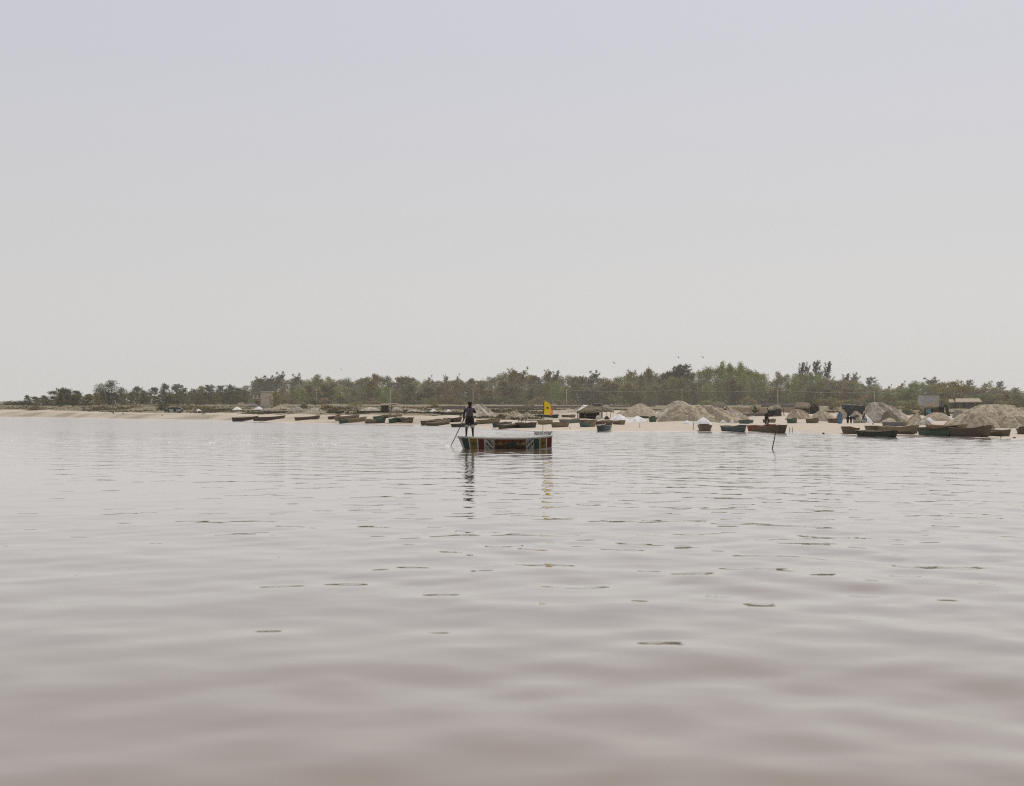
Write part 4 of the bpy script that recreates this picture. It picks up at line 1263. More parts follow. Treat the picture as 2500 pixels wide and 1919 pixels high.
def sub_edges(J): return [(a, b) for a, b in EDG if a in J and b in J]

def person(label, loc, rz, J, top=None, bottom=None, sleeve=True, robe=None, hat=None, hatname="cap", scale=1.0, group=None, name="person"):
    root = empty(name, loc, rz, label, "person", group)
    root.scale = (scale,) * 3
    skin("body", J, EDG, M_skin, root)
    if top is not None:
        T = grow(J, ["pelvis", "spine", "chest", "shl", "shr"], 1.08)
        E = sub_edges(T)
        if sleeve:
            for sd in "lr":
                T["sl" + sd] = lerp(J, "sh" + sd, "el" + sd, .6, .062); E.append(("sh" + sd, "sl" + sd))
        skin("shirt", T, E, top, root)
    if bottom is not None:
        T = grow(J, ["pelvis", "hil", "hir", "knl", "knr"], 1.10)
        E = sub_edges(T)
        for sd in "lr":
            T["cu" + sd] = lerp(J, "kn" + sd, "an" + sd, .85, .055); E.append(("kn" + sd, "cu" + sd))
        skin("trousers", T, E, bottom, root)
    if robe is not None:
        b = MB()
        rings = [(1.46, .10, .075), (1.40, .22, .12), (1.2, .19, .13), (.95, .20, .15), (.6, .22, .17), (.25, .25, .19), (.12, .26, .2)]
        n = 14; V = []
        for z, a, c in rings:
            for k in range(n):
                f = 1 + .05 * math.sin(k * 3.1) * (1.4 - z)
                V.append((a * f * math.cos(k * 2 * math.pi / n), c * f * math.sin(k * 2 * math.pi / n), z))
        Fs = [(i * n + k, i * n + (k + 1) % n, (i + 1) * n + (k + 1) % n, (i + 1) * n + k) for i in range(len(rings) - 1) for k in range(n)]
        Fs.append(tuple(range(n)))
        b.add(V, Fs).build("robe", robe, root, True)
        T = {}
        for sd in "lr":
            T["sh" + sd] = (J["sh" + sd][0], .075); T["el" + sd] = (J["el" + sd][0], .07)
            skin("sleeve", {k: T[k] for k in ("sh" + sd, "el" + sd)}, [("sh" + sd, "el" + sd)], robe, root)
    hd, jw = Vector(J["head"][0]), Vector(J["jaw"][0])
    d = (hd - jw).normalized()
    b = MB(); V = []; n = 10
    q = Vector((0, 0, 1)).rotation_difference(d)
    for i, (z, r) in enumerate(((-.02, .098), (.03, .100), (.07, .082), (.092, .045))):
        for k in range(n):
            V.append(hd + q @ Vector((r * math.cos(k * 2 * math.pi / n), r * math.sin(k * 2 * math.pi / n) - 0.012, z)))
    Fs = [(i * n + k, i * n + (k + 1) % n, (i + 1) * n + (k + 1) % n, (i + 1) * n + k) for i in range(3) for k in range(n)] + [tuple(3 * n + k for k in range(n)), tuple(range(n))[::-1]]
    b.add(V, Fs).build(hatname if hat is not None else "hair", hat or M_black, root, True)
    return root

# the man on the painted boat
deck = ray(1146.6, 1066.3, HB - 0.05)
sm = 1.0
man_xyz = Vector((deck.x, HB - 0.05, 0.545))
JM = pose(pelvis=(0.0, 0, .99), spine=(0, .015, 1.16), chest=(-.005, .0, 1.34), neck=(.005, .02, 1.505), jaw=(.02, .05, 1.60), head=(.012, .035, 1.685),
          shl=(-.175, 0.0, 1.425), ell=(-.262, -.03, 1.17), hal=(-.275, .13, .90), fil=(-.28, .16, .83),
          shr=(.175, .0, 1.42), elr=(.262, .06, 1.205), har=(.06, .30, 1.37), fir=(.01, .31, 1.40),
          hil=(-.105, 0, .92), knl=(-.145, .0, .52), anl=(-.150, -.02, .10), tol=(-.20, .10, .04),
          hir=(.105, 0, .92), knr=(.135, .0, .52), anr=(.155, -.02, .10), tor=(.17, .11, .04))
man = empty("person", man_xyz, 0, "barefoot man in dark shirt and black shorts standing on the painted boat", "person")
man.scale = (1.07, 1.05, 1.0)
JB = dict(JM); EB = list(EDG)
JB["nose"] = ((.035, .115, 1.645), .016); EB.append(("jaw", "nose"))
for sd, sx in (("l", -1), ("r", 1)):
    JB["ear" + sd] = ((.012 + sx * .098, .03, 1.655), .014); EB.append(("head", "ear" + sd))
    H0 = Vector(JM["fi" + sd][0])
    for k in range(5):
        a = -0.032 + 0.016 * k
        ln = (0.035, 0.05, 0.056, 0.052, 0.042)[k]
        nm1, nm2 = f"f{sd}{k}a", f"f{sd}{k}b"
        JB[nm1] = (tuple(H0 + Vector((-sx * .018, a, -.012 - ln * .5))), .010)
        JB[nm2] = (tuple(H0 + Vector((-sx * .040, a, -.004 - ln * .55))), .009)
        EB += [("fi" + sd, nm1), (nm1, nm2)]
skin("body", JB, EB, M_skin, man)
M_shirt = mat("plum_grey_shirt", (0.115, 0.085, 0.10), (0.09, 0.066, 0.08), 5)
M_shoulder_sun = mat("shoulder_sunlight_tone", (0.72, 0.63, 0.66), (0.6, 0.52, 0.55), 5)  # sunlight on the dark shirt put into a pale colour
M_hem = mat("pale_grey_cloth", (0.40, 0.39, 0.35), (0.32, 0.31, 0.28), 6)
T = grow(JM, ["pelvis", "spine", "chest", "shl", "shr"], 1.05, .01); E = sub_edges(T)
for sd in "lr":
    T["sl" + sd] = lerp(JM, "sh" + sd, "el" + sd, .55, .058); E.append(("sh" + sd, "sl" + sd))
skin("shirt", T, E, M_shirt, man)
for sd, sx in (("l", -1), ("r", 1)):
    skin("shoulder_sunlight", {"a": ((sx * .075, -.012, 1.478), (.042, .080)), "b": ((sx * .205, -.012, 1.45), (.050, .070))}, [("a", "b")], M_shoulder_sun, man)  # pale pieces paint the sunlight on top of the shirt's shoulders
T = {"w": ((0, .005, 1.03), (.160, .115)), "p": ((0, 0, .92), (.185, .13))}; E = [("w", "p")]
for sd, sx in (("l", -1), ("r", 1)):
    T["h" + sd] = ((sx * .105, 0, .84), .108); T["c" + sd] = ((sx * .120, 0, .60), .100); E += [("p", "h" + sd), ("h" + sd, "c" + sd)]
skin("shorts", T, E, M_black, man)
for sd, sx in (("l", -1), ("r", 1)):
    skin("pale_hem", {"a": ((sx * .118, 0, .66), .094), "b": ((sx * .126, 0, .53), .094), "c": ((sx * .128, 0, .47), .092)}, [("a", "b"), ("b", "c")], M_hem, man)
b = MB(); V = []; n = 12
for z, r in ((1.61, .070), (1.655, .098), (1.70, .104), (1.745, .088), (1.772, .05)):
    for k in range(n):
        V.append((.012 + r * math.cos(k * 2 * math.pi / n), .022 + r * 1.08 * math.sin(k * 2 * math.pi / n) - (.02 if z < 1.69 else 0), z))
b.add(V, [(i * n + k, i * n + (k + 1) % n, (i + 1) * n + (k + 1) % n, (i + 1) * n + k) for i in range(4) for k in range(n)] + [tuple(4 * n + k for k in range(n))]).build("hair", M_black, man, True)
# punting pole
pw_ = onwater(1100.5, 1089.5)
hl_ = man_xyz + Vector((-.318, .155, .84)); hr_ = man_xyz + Vector((.015, .33, 1.40))
po = empty("punting_pole", pw_, 0, "reddish brown punting pole held by the man and dipping into the water", "pole")
tip = pw_ + (pw_ - hl_).normalized() * 0.5
b = MB(); b.tube([tip - pw_, Vector((0, 0, 0)), hl_ - pw_, hr_ - pw_, (hr_ + (hr_ - hl_).normalized() * .22) - pw_], [.021, .021, .02, .018, .017], 8)
b.build("shaft", mat("reddish_wood", (0.13, 0.06, 0.045), (0.085, 0.04, 0.03), 6), po, True)
# mooring stake in the water
st = onwater(1885, 1096)
so = MB(); so.tube([(-.02, 0, -.5), (0, 0, 0), (.10, .02, .45), (.19, .03, .92)], [.03, .028, .026, .022], 7)
o = so.build("mooring_stake", M_darkwood, None, True); o.location = st
tag(o, "dark leaning stake standing alone in the water at right", "stake")

def gp(px, py): return place(px, py)
# people on shore
person("person in a light blue robe and white cap standing beside the sacks", gp(2050.5, 1036.3), R(10), pose(hal=(-.30, .05, .92), ell=(-.27, 0, 1.16)), bottom=M_blue, robe=M_blue, hat=M_white, hatname="cap", scale=1.0)
person("person in dark clothes standing between the blue robe and the sacks", gp(2069.5, 1036), R(-60), pose(chest=(0, .12, 1.30), neck=(0, .16, 1.44), jaw=(0, .20, 1.52), head=(0, .20, 1.61), shl=(-.18, .1, 1.38), shr=(.18, .1, 1.38), spine=(0, .05, 1.12), ell=(-.22, .2, 1.12), elr=(.22, .2, 1.12), hal=(-.14, .38, 1.0), har=(.14, .38, 1.0), fil=(-.1, .44, .95), fir=(.1, .44, .95)), top=mat("dark_green_cloth", (0.03, 0.045, 0.035), (0.02, 0.03, 0.025), 5), bottom=M_black, scale=.93)
bend = pose(spine=(0, .17, 1.05), chest=(0, .40, 1.10), neck=(0, .53, 1.10), jaw=(0, .61, 1.07), head=(0, .68, 1.05), shl=(-.18, .42, 1.10), shr=(.18, .42, 1.10), ell=(-.2, .52, .84), elr=(.2, .52, .84), hal=(-.12, .66, .62), har=(.12, .66, .62), fil=(-.1, .7, .55), fir=(.1, .7, .55))
person("worker in a pale blue top bending over the row of sacks", gp(2077.5, 1036), R(-80), bend, top=M_blue, bottom=M_navy, scale=.95)
person("dark clothed worker bending behind the sacks with head low", gp(2085, 1033.5), R(-75), bend, top=M_navy, bottom=M_black, scale=.92)
sit = pose(pelvis=(0, 0, .50), spine=(0, .04, .70), chest=(0, .12, .90), neck=(0, .18, 1.04), jaw=(0, .24, 1.11), head=(0, .24, 1.20), shl=(-.18, .12, .97), shr=(.18, .12, .97), ell=(-.24, .25, .74), elr=(.24, .25, .74), hal=(-.15, .45, .62), har=(.15, .45, .62), fil=(-.1, .5, .58), fir=(.1, .5, .58), hil=(-.09, .05, .47), hir=(.09, .05, .47), knl=(-.13, .46, .50), knr=(.13, .46, .50), anl=(-.13, .42, .09), anr=(.13, .42, .09), tol=(-.13, .56, .04), tor=(.13, .56, .04))
person("dark clothed worker crouching behind the right end of the sacks", gp(2107, 1032), R(-70), sit, top=M_navy, bottom=M_black, scale=1.0)
person("person in a white shirt working on the pale heap above the green boat", gp(1770, 1011) + Vector((0, 0, .15)), R(60), bend if False else pose(chest=(0, .14, 1.30), neck=(0, .2, 1.43), jaw=(0, .25, 1.5), head=(0, .26, 1.6), shl=(-.18, .14, 1.37), shr=(.18, .14, 1.37), ell=(-.2, .3, 1.15), elr=(.2, .3, 1.15), hal=(-.1, .5, 1.05), har=(.1, .5, 1.05), fil=(-.08, .56, 1.0), fir=(.08, .56, 1.0)), top=M_white, bottom=M_black, scale=.95)
person("small pale clothed figure standing in the scrub right of the parked car", gp(524.5, 1001), R(30), STAND, top=M_white, bottom=mat("pinkish_cloth", (0.30, 0.16, 0.13), (0.2, 0.11, 0.09), 5), scale=1.0)

# motorcycle and rider
mp_ = gp(1872, 1038.5)
moto = empty("motorcycle", mp_, R(68), "dark motorcycle with a pale fairing on the sand behind the red sterned boat", "motorcycle")
def wheel(parent, x, r=.30, w=.09):
    b = MB(); n = 18; V = []
    for k in range(n):
        a = k * 2 * math.pi / n
        for (rr, yy) in ((r, -w / 2), (r, w / 2), (r - .07, w / 2), (r - .07, -w / 2)):
            V.append((x + rr * math.cos(a), yy, r + rr * math.sin(a)))
    Fs = []
    for k in range(n):
        o, q = 4 * k, 4 * ((k + 1) % n)
        for j in range(4): Fs.append((o + j, q + j, q + (j + 1) % 4, o + (j + 1) % 4))
    t = b.add(V, Fs).build("wheel", M_rubber, parent)
    b = MB()
    for k in range(6):
        a = k * math.pi / 3
        b.tube([(x, 0, r), (x + (r - .06) * math.cos(a), 0, r + (r - .06) * math.sin(a))], .008, 4)
    b.build("spokes", mat("metal_grey", (0.35, 0.35, 0.36), (0.25, 0.25, 0.26), 6, 0.4), t)
wheel(moto, .62); wheel(moto, -.62)
MT = _MATS["metal_grey"]
b = MB(); b.tube([(.62, 0, .3), (.42, 0, .85), (.36, 0, .98)], .03, 6); b.build("fork", MT, moto)
b = MB(); b.tube([(.40, -.32, 1.0), (.36, 0, .98), (.40, .32, 1.0)], .018, 6); b.build("handlebar", M_rubber, moto)
b = MB(); b.tube([(.38, 0, .78), (.1, 0, .72), (-.25, 0, .66), (-.62, 0, .42)], [.05, .05, .05, .03], 6); b.build("frame", M_rubber, moto)
b = MB(); b.tube([(.30, 0, .80), (.15, 0, .86), (-.05, 0, .78)], [.08, .13, .07], 8); b.build("tank", P_red, moto, True)
b = MB(); b.tube([(-.05, 0, .80), (-.4, 0, .80), (-.72, 0, .86)], [.09, .11, .07], 8); b.build("seat", M_rubber, moto, True)
b = MB(); b.box((.05, 0, .42), (.34, .22, .30)); b.build("engine", MT, moto)
b = MB(); b.tube([(.48, 0, .66), (.50, 0, .86), (.46, 0, 1.04)], [.10, .15, .06], 8); b.build("fairing", M_white, moto, True)
ride = pose(pelvis=(0, -.18, .88), spine=(0, -.13, 1.06), chest=(0, -.05, 1.25), neck=(0, .0, 1.40), jaw=(0, .05, 1.48), head=(0, .05, 1.57), shl=(-.18, -.04, 1.33), shr=(.18, -.04, 1.33), ell=(-.28, .12, 1.14), elr=(.28, .12, 1.14), hal=(-.29, .36, 1.04), har=(.29, .36, 1.04), fil=(-.29, .42, 1.03), fir=(.29, .42, 1.03), hil=(-.12, -.12, .83), hir=(.12, -.12, .83), knl=(-.20, .24, .66), knr=(.20, .24, .66), anl=(-.18, .06, .30), anr=(.18, .06, .30), tol=(-.18, .20, .24), tor=(.18, .20, .24))
person("motorcyclist in dark clothes and pale cap riding behind the red sterned boat", mp_, R(68) - R(90), ride, top=M_black, bottom=M_navy, hat=mat("pale_cap", (0.5, 0.48, 0.45), (0.4, 0.38, 0.36), 5), hatname="cap")

# row of sacks
for i in range(8):
    p = gp(2084.5 + 3.9 * i, 1035.2)
    b = MB(); n = 10; V = []
    rz_ = [(0, .085), (.06, .10), (.3, .105), (.5, .095), (.58, .05), (.66, .06)]
    for z, r in rz_:
        for k in range(n): V.append((r * (1 + .06 * math.sin(k * 2 + i)) * math.cos(k * 2 * math.pi / n), r * math.sin(k * 2 * math.pi / n), z * (1 + .03 * math.sin(i * 2.3))))
    Fs = [(a * n + k, a * n + (k + 1) % n, (a + 1) * n + (k + 1) % n, (a + 1) * n + k) for a in range(5) for k in range(n)] + [tuple(5 * n + k for k in range(n)), tuple(range(n))[::-1]]
    o = b.add(V, Fs).build("sack", M_sack, None, True); o.location = p
    tag(o, (["leftmost", "second", "third", "fourth", "fifth", "sixth", "seventh", "rightmost"][i] + " grey green sack in the upright row beside the bending workers"), "sack", "sacks standing in a row")

# ------------------------------------------------------------------ huts, walls and other buildings
def wall_run(label, xa, xb, yb, hgt, m, th=0.2, name="boundary_wall", piers=(), cap=None, cat="wall"):
    a, c = gp(xa, yb), gp(xb, yb if not isinstance(yb, tuple) else yb[1])
    o = empty(name, a, 0, label, cat)
    n = max(2, int((c - a).length / 6))
    d = c - a
    for i in range(n):
        b = MB()
        p0, p1 = d * (i / n), d * ((i + 1) / n)
        z0 = min(gz(a.x + p0.x, a.y + p0.y), gz(a.x + p1.x, a.y + p1.y)) - a.z - 0.3
        b.box(((p0.x + p1.x) / 2, (p0.y + p1.y) / 2, z0 + (hgt + .3) / 2 + (i % 3) * 0.015), ((p1 - p0).length - 0.01, th, hgt + .3), math.atan2(d.y, d.x))
        b.build("wall_panel", m, o)
    for xp in piers:
        q = gp(xp, yb) - a
        b = MB(); b.box((q.x, q.y - .05, q.z + hgt / 2 + .1), (.36, .36, hgt + .35)); b.build("pier", M_block, o)
    if cap:
        b = MB(); mid = d * .5
        b.box((mid.x, mid.y - .02, hgt + mid.z + .08), (d.length, th + .14, .16), math.atan2(d.y, d.x)); b.build("coping", cap, o)
    return o
wall_run("long low grey wall running behind the beach below the tree belt", 1080, 1600, 999.5, 0.85, M_greywall)
wall_run("tan block wall left of the gap with a pier at its end", 1768, 1832, 1009, 1.15, M_block, piers=(1833,))
wall_run("tan block wall right of the gap behind the dark shack", 1855, 2000, 1010, 1.25, M_block, piers=(1854,))
wall_run("dark wall with a pale coping behind the tan wall", 1858, 1952, 1003, 1.45, M_greywall, cap=M_concrete)
wall_run("low rubble wall left of the motorcyclist", 1812, 1874, 1018, 0.65, mat("rubble_wall", (0.27, 0.23, 0.17), (0.12, 0.10, 0.07), 2.5, bump=.8), th=.5)
wall_run("tan block wall stub left of the ruined house", 580, 596, 993, 1.5, M_block)

def posts(o, pts, r=.05, m=None):
    for (x, y, z0, z1, lx) in pts:
        b = MB(); b.tube([(x, y, z0 - .2), (x + lx * .5, y, (z0 + z1) / 2), (x + lx, y, z1)], [r, r * .9, r * .8], 6); b.build("post", m or M_post, o, True)

def shag(o, name, quad, m, th=.14, nu=12, nv=6, amp=.06, fringe=.18, seed=1):
    """thick rough roof slope: quad = eave left, eave right, ridge right, ridge left"""
    rnd = np.random.RandomState(seed)
    A, Bq, Cq, Dq = [Vector(q) for q in quad]
    V, Fs = [], []
    for lay in (0, 1):
        for i in range(nu + 1):
            for j in range(nv + 1):
                u, v = i / nu, j / nv
                p = A.lerp(Bq, u).lerp(Dq.lerp(Cq, u), v)
                if lay == 0: p = p + Vector((0, 0, abs(rnd.normal()) * amp + .05))
                else: p = p - Vector((0, 0, th))
                if j == 0: p = p - Vector((0, 0, rnd.uniform(0, fringe)))
                V.append(p)
    n1 = (nu + 1) * (nv + 1)
    for i in range(nu):
        for j in range(nv):
            q = i * (nv + 1) + j
            Fs += [(q, q + nv + 1, q + nv + 2, q + 1), (n1 + q, n1 + q + 1, n1 + q + nv + 2, n1 + q + nv + 1)]
    for i in range(nu):
        for j in (0, nv):
            q = i * (nv + 1) + j
            Fs.append((q, n1 + q, n1 + q + nv + 1, q + nv + 1))
    for j in range(nv):
        for i in (0, nu):
            q = i * (nv + 1) + j
            Fs.append((q, q + 1, n1 + q + 1, n1 + q))
    return MB().add(V, Fs).build(name, m, o)

def local(px, py, base):       # metres right of / above the base point as seen at the base distance
    s = base.y / F
    return ((px - CX) * s - base.x, -(py - YH) * s + CAMH - base.z)

# open thatched hut
p = gp(1440, 1023.5); o = empty("thatched_hut", p, 0, "open fronted thatched hut with a dark interior below the tree belt", "hut")
s = p.y / F
xl, xr = local(1412, 0, p)[0], local(1466, 0, p)[0]
ze = local(0, 1004, p)[1]; zr = local(0, 988.5, p)[1]
shag(o, "roof", [(xl - .25, -.3, ze - .1), (xr + .1, -.3, ze), (xr + .5, 1.6, zr), (xl + .8, 1.6, zr - .1)], M_thatch, seed=1)
shag(o, "roof", [(xr + .1, 3.4, ze), (xl - .1, 3.4, ze), (xl + .8, 1.6, zr - .12), (xr + .5, 1.6, zr - .02)], M_thatch, seed=2)
b = MB(); b.add([(xl - .3, -.35, ze), (xl + .85, 1.5, zr + .02), (xl + 1.6, 1.4, zr - .02), (xl + .2, -.1, ze + .18), (xl - .3, -.35, ze - .05), (xl + .85, 1.5, zr - .06), (xl + 1.6, 1.4, zr - .1), (xl + .2, -.1, ze + .1)], [(0, 3, 2, 1), (4, 5, 6, 7), (0, 1, 5, 4), (1, 2, 6, 5), (2, 3, 7, 6), (3, 0, 4, 7)]).build("plastic_sheet", M_pale, o)
b = MB(); b.box((xr - .35, 1.55, zr + .16), (1.35, .5, .07)); b.build("plastic_sheet", M_pale, o)
for nm, c, d in (("back_wall", ((xl + xr) / 2 + .1, 3.2, ze / 2), (xr - xl - .3, .06, ze)), ("side_wall", (xl + .30, 1.7, ze / 2), (.06, 3.0, ze)), ("side_wall", (xr - .15, 1.7, ze / 2), (.06, 3.0, ze))):
    b = MB(); b.box(c, d); b.build(nm, M_mat, o)
posts(o, [(xl - .15, -.15, 0, ze, .05), (xl + .95, .1, 0, ze - .1, .05), (xr - .5, .1, 0, ze - .1, -.1), (xr - .05, -.1, 0, ze, 0), (xr + .15, 1.2, 0, ze + .3, .05), (xl + .1, 3.0, 0, ze, 0)], .045)
b = MB(); b.box((0, 1.2, .38), (1.6, .5, .05)); b.build("bench", M_post, o)
# round shade roof beside it
p = gp(1480, 1023); o = empty("shade_shelter", p, 0, "sagging round thatched shade roof right of the open thatched hut", "shelter")
zt = local(0, 988, p)[1]; ze = local(0, 1003.5, p)[1]
V = [(0, 1.2, zt)]; n = 18; rnd = random.Random(4)
for i, (r, z) in enumerate(((.5, zt - .12), (1.0, zt - .42), (1.35, ze + .12), (1.30, ze - .12), (.6, ze + .1))):
    for k in range(n):
        rr = r * (1 + rnd.uniform(-.07, .07)); V.append((rr * math.cos(k * 2 * math.pi / n), 1.2 + rr * math.sin(k * 2 * math.pi / n), z + rnd.uniform(-.07, .07) - (.12 if k < 3 or k > 15 else 0)))
Fs = [(0, 1 + k, 1 + (k + 1) % n) for k in range(n)] + [(1 + i * n + k, 1 + (i + 1) * n + k, 1 + (i + 1) * n + (k + 1) % n, 1 + i * n + (k + 1) % n) for i in range(4) for k in range(n)]
MB().add(V, Fs).build("roof", M_thatch2, o)
posts(o, [(-.55, .5, 0, ze + .1, 0), (.1, .5, 0, ze, .05), (.8, 1.5, 0, ze, 0), (-.6, 1.8, 0, ze, 0)], .045, M_darkwood)
def bundle(name, label, cat, px, py, w, h, m, seed=1, dep=.8):
    p = gp(px, py); s = p.y / F
    rnd = np.random.RandomState(seed); b = MB(); n, rg = 12, 6; V = []
    for i in range(rg + 1):
        t = i / rg * math.pi * .5
        for k in range(n):
            a = k * 2 * math.pi / n; f = 1 + rnd.normal() * .07
            V.append((w * s / 2 * math.cos(t) * math.cos(a) * f, w * s / 2 * dep * math.cos(t) * math.sin(a) * f + .3, h * s * math.sin(t) * f - (.05 if i == 0 else 0)))
    Fs = [(i * n + k, i * n + (k + 1) % n, (i + 1) * n + (k + 1) % n, (i + 1) * n + k) for i in range(rg) for k in range(n)]
    o = b.add(V, Fs).build(name, m, None, True); o.location = p
    return tag(o, label, cat)
bundle("covered_bundle", "pale cloth covered bundle between the two thatched roofs", "bundle", 1461, 1024, 15, 9, M_pale, 2)
bundle("covered_bundle", "dark cloth covered bundle under the round shade roof", "bundle", 1482, 1024.5, 13, 8, M_dark, 3)
bundle("white_bag", "lumpy white bag lying on the sand left of the long green boat", "bag", 1765.5, 1034.5, 14, 8, M_salt, 4)
bundle("white_sheet", "white cloth corner leaning on the left end of the long green boat", "cloth", 1788, 1034.5, 12, 8, M_salt, 5)
bundle("blue_bundle", "dark blue bundle right of the hut with turquoise door", "bundle", 2318, 1019, 7, 8, M_navy, 6)
bundle("dark_bundle", "dark bundle on top of the sand by the yellow ended boat's left end", "bundle", 2132, 1039, 6, 5, M_mat, 7)
bundle("pale_debris", "flat pale debris in the scrub above the small black log", "debris", 502, 988, 24, 3.5, M_pale, 8, .3)
bundle("pale_debris", "whitish debris in the scrub just right of the parked car", "debris", 458, 998, 16, 4, M_pale, 9, .4)
bundle("white_tarpaulin", "white and red crumpled tarpaulin beside the furrowed pale heap", "tarpaulin", 723, 1003, 9, 11, M_pale, 10, .6)
bundle("blue_tub", "small blue and grey tub in front of the crumpled tarpaulin", "tub", 719, 1001, 6, 7, M_navy, 11, .6)
bundle("grey_debris", "grey heap of stones under the ruined house arch", "debris", 618, 995, 34, 8, mat("grey_stone", (0.26, 0.24, 0.22), (0.12, 0.11, 0.10), 2.5, bump=.6), 12, .5)
bundle("pale_slab", "white slab in the rubble left of the motorcyclist", "slab", 1838, 1020, 18, 4, M_pale, 13, .5)
bundle("pale_debris", "pale sheet crumpled under the hut with the dark gable's right side", "debris", 2016, 1003.5, 20, 3, M_pale, 14, .5)

# tarpaulin shack
p = gp(1896, 1019); o = empty("tarpaulin_shack", p, 0, "ragged shack with dark cloth walls left of the thatched hut with dark gable", "shack")
L_ = lambda px, py: local(px, py, p)
shag(o, "roof", [(L_(1873, 0)[0], -.2, L_(0, 1000)[1]), (L_(1893, 0)[0], -.2, L_(0, 999)[1]), (L_(1901, 0)[0], 1.0, L_(0, 989)[1]), (L_(1884, 0)[0], 1.4, L_(0, 993)[1])], M_thatch2, th=.08, seed=5)
shag(o, "roof", [(L_(1894, 0)[0], -.2, L_(0, 997)[1]), (L_(1908, 0)[0], -.2, L_(0, 997.5)[1]), (L_(1905, 0)[0], 1.2, L_(0, 989.5)[1]), (L_(1897, 0)[0], 1.0, L_(0, 989.5)[1])], M_thatch2, th=.08, seed=6)
for (x0, x1, yt_, m, yy) in ((1873.5, 1891, 1000, M_dark, .1), (1892, 1908, 998, mat("grey_tarpaulin", (0.085, 0.082, 0.07), (0.055, 0.052, 0.045), 3), .0)):
    xa, xb = L_(x0, 0)[0], L_(x1, 0)[0]; zt = L_(0, yt_)[1]
    b = MB(); n = 10; V = []
    for lay in (0, .03):
        for i in range(n + 1):
            x_ = xa + (xb - xa) * i / n; y_ = yy + .06 * math.sin(i * 2.1) + lay
            V += [(x_, y_ - .05, -.1), (x_, y_, zt - .04 * math.sin(i * 1.3))]
    n2 = 2 * (n + 1)
    Fs = [(2 * i, 2 * i + 2, 2 * i + 3, 2 * i + 1) for i in range(n)] + [(n2 + 2 * i, n2 + 2 * i + 1, n2 + 2 * i + 3, n2 + 2 * i + 2) for i in range(n)]
    b.add(V, Fs).build("cloth_wall", m, o)
b = MB(); b.box((0, 2.3, .8), (L_(1908, 0)[0] - L_(1874, 0)[0], .05, 1.7)); b.build("back_wall", M_dark, o)
posts(o, [(L_(1909, 0)[0], .2, 0, L_(0, 997)[1], -.2), (L_(1915, 0)[0], .3, 0, L_(0, 997)[1], -.15), (L_(1918, 0)[0], .8, 0, L_(0, 998)[1], -.3), (L_(1892, 0)[0], -.1, 0, L_(0, 992)[1], 0)], .05, M_darkwood)
# thatched hut with dark gable
p = gp(1969, 1013); o = empty("thatched_hut", p, 0, "thatched hut with a dark gable end above the rounded heap", "hut")
a_, c_, d_ = L_ = local(1937, 995, p), local(1976, 995, p), local(2000, 992, p)
zr = local(0, 984, p)[1]; ze = a_[1]
rx0, rx1 = local(1949, 0, p)[0], local(1988, 0, p)[0]
shag(o, "roof", [(a_[0], -.4, ze), (c_[0], -.4, ze), (rx1 - .5, 1.8, zr), (rx0, 1.8, zr + .1)], M_thatch, seed=7)
shag(o, "roof", [(d_[0] + .2, 1.0, ze + .1), (d_[0], 3.6, ze), (rx0, 1.8, zr + .05), (rx1 - .3, 1.8, zr + .02)], M_thatch, seed=8)
b = MB(); b.box(((a_[0] + c_[0]) / 2 + .2, 0.1, ze / 2 - .1), (c_[0] - a_[0] - .4, .12, ze)); b.build("hut_front", M_mat, o)
b = MB(); b.add([(c_[0] + .05, .0, -.3), (d_[0], .3, -.3), (d_[0], .3, ze), (rx1, .4, zr - .15), (c_[0] + .05, .0, ze), (c_[0] + .05, .1, -.3), (d_[0], .4, -.3), (d_[0], .4, ze), (rx1, .5, zr - .15), (c_[0] + .05, .1, ze)], [(0, 1, 2, 3, 4), (9, 8, 7, 6, 5), (0, 5, 6, 1), (1, 6, 7, 2), (2, 7, 8, 3), (3, 8, 9, 4), (4, 9, 5, 0)]).build("gable_shade", M_dark, o)  # dark panel across the gable opening, painted as its shaded inside
for k, (q, zz) in enumerate(((1974, 990.5), (1978, 990), (1982, 991.5), (1986, 991), (1989, 992))):
    l = local(q, zz, p); b = MB(); b.box((l[0], -.02 + .02 * k, l[1]), (.10, .05, .22)); b.build("hanging_cloth", M_pale if k % 2 else M_greywall, o)
b = MB(); b.add([(c_[0] - .2, -.3, ze), (rx1 - .05, .2, zr + .05), (d_[0] + .25, .2, ze + .1), (rx1 - .05, .2, zr - .12)] + [(c_[0] - .2, -.15, ze), (rx1 - .05, .35, zr + .05), (d_[0] + .25, .35, ze + .1), (rx1 - .05, .35, zr - .12)], [(0, 3, 1), (3, 2, 1), (4, 5, 7), (7, 5, 6), (0, 1, 5, 4), (1, 2, 6, 5), (2, 3, 7, 6), (3, 0, 4, 7)]).build("roof_edge", M_thatch, o)
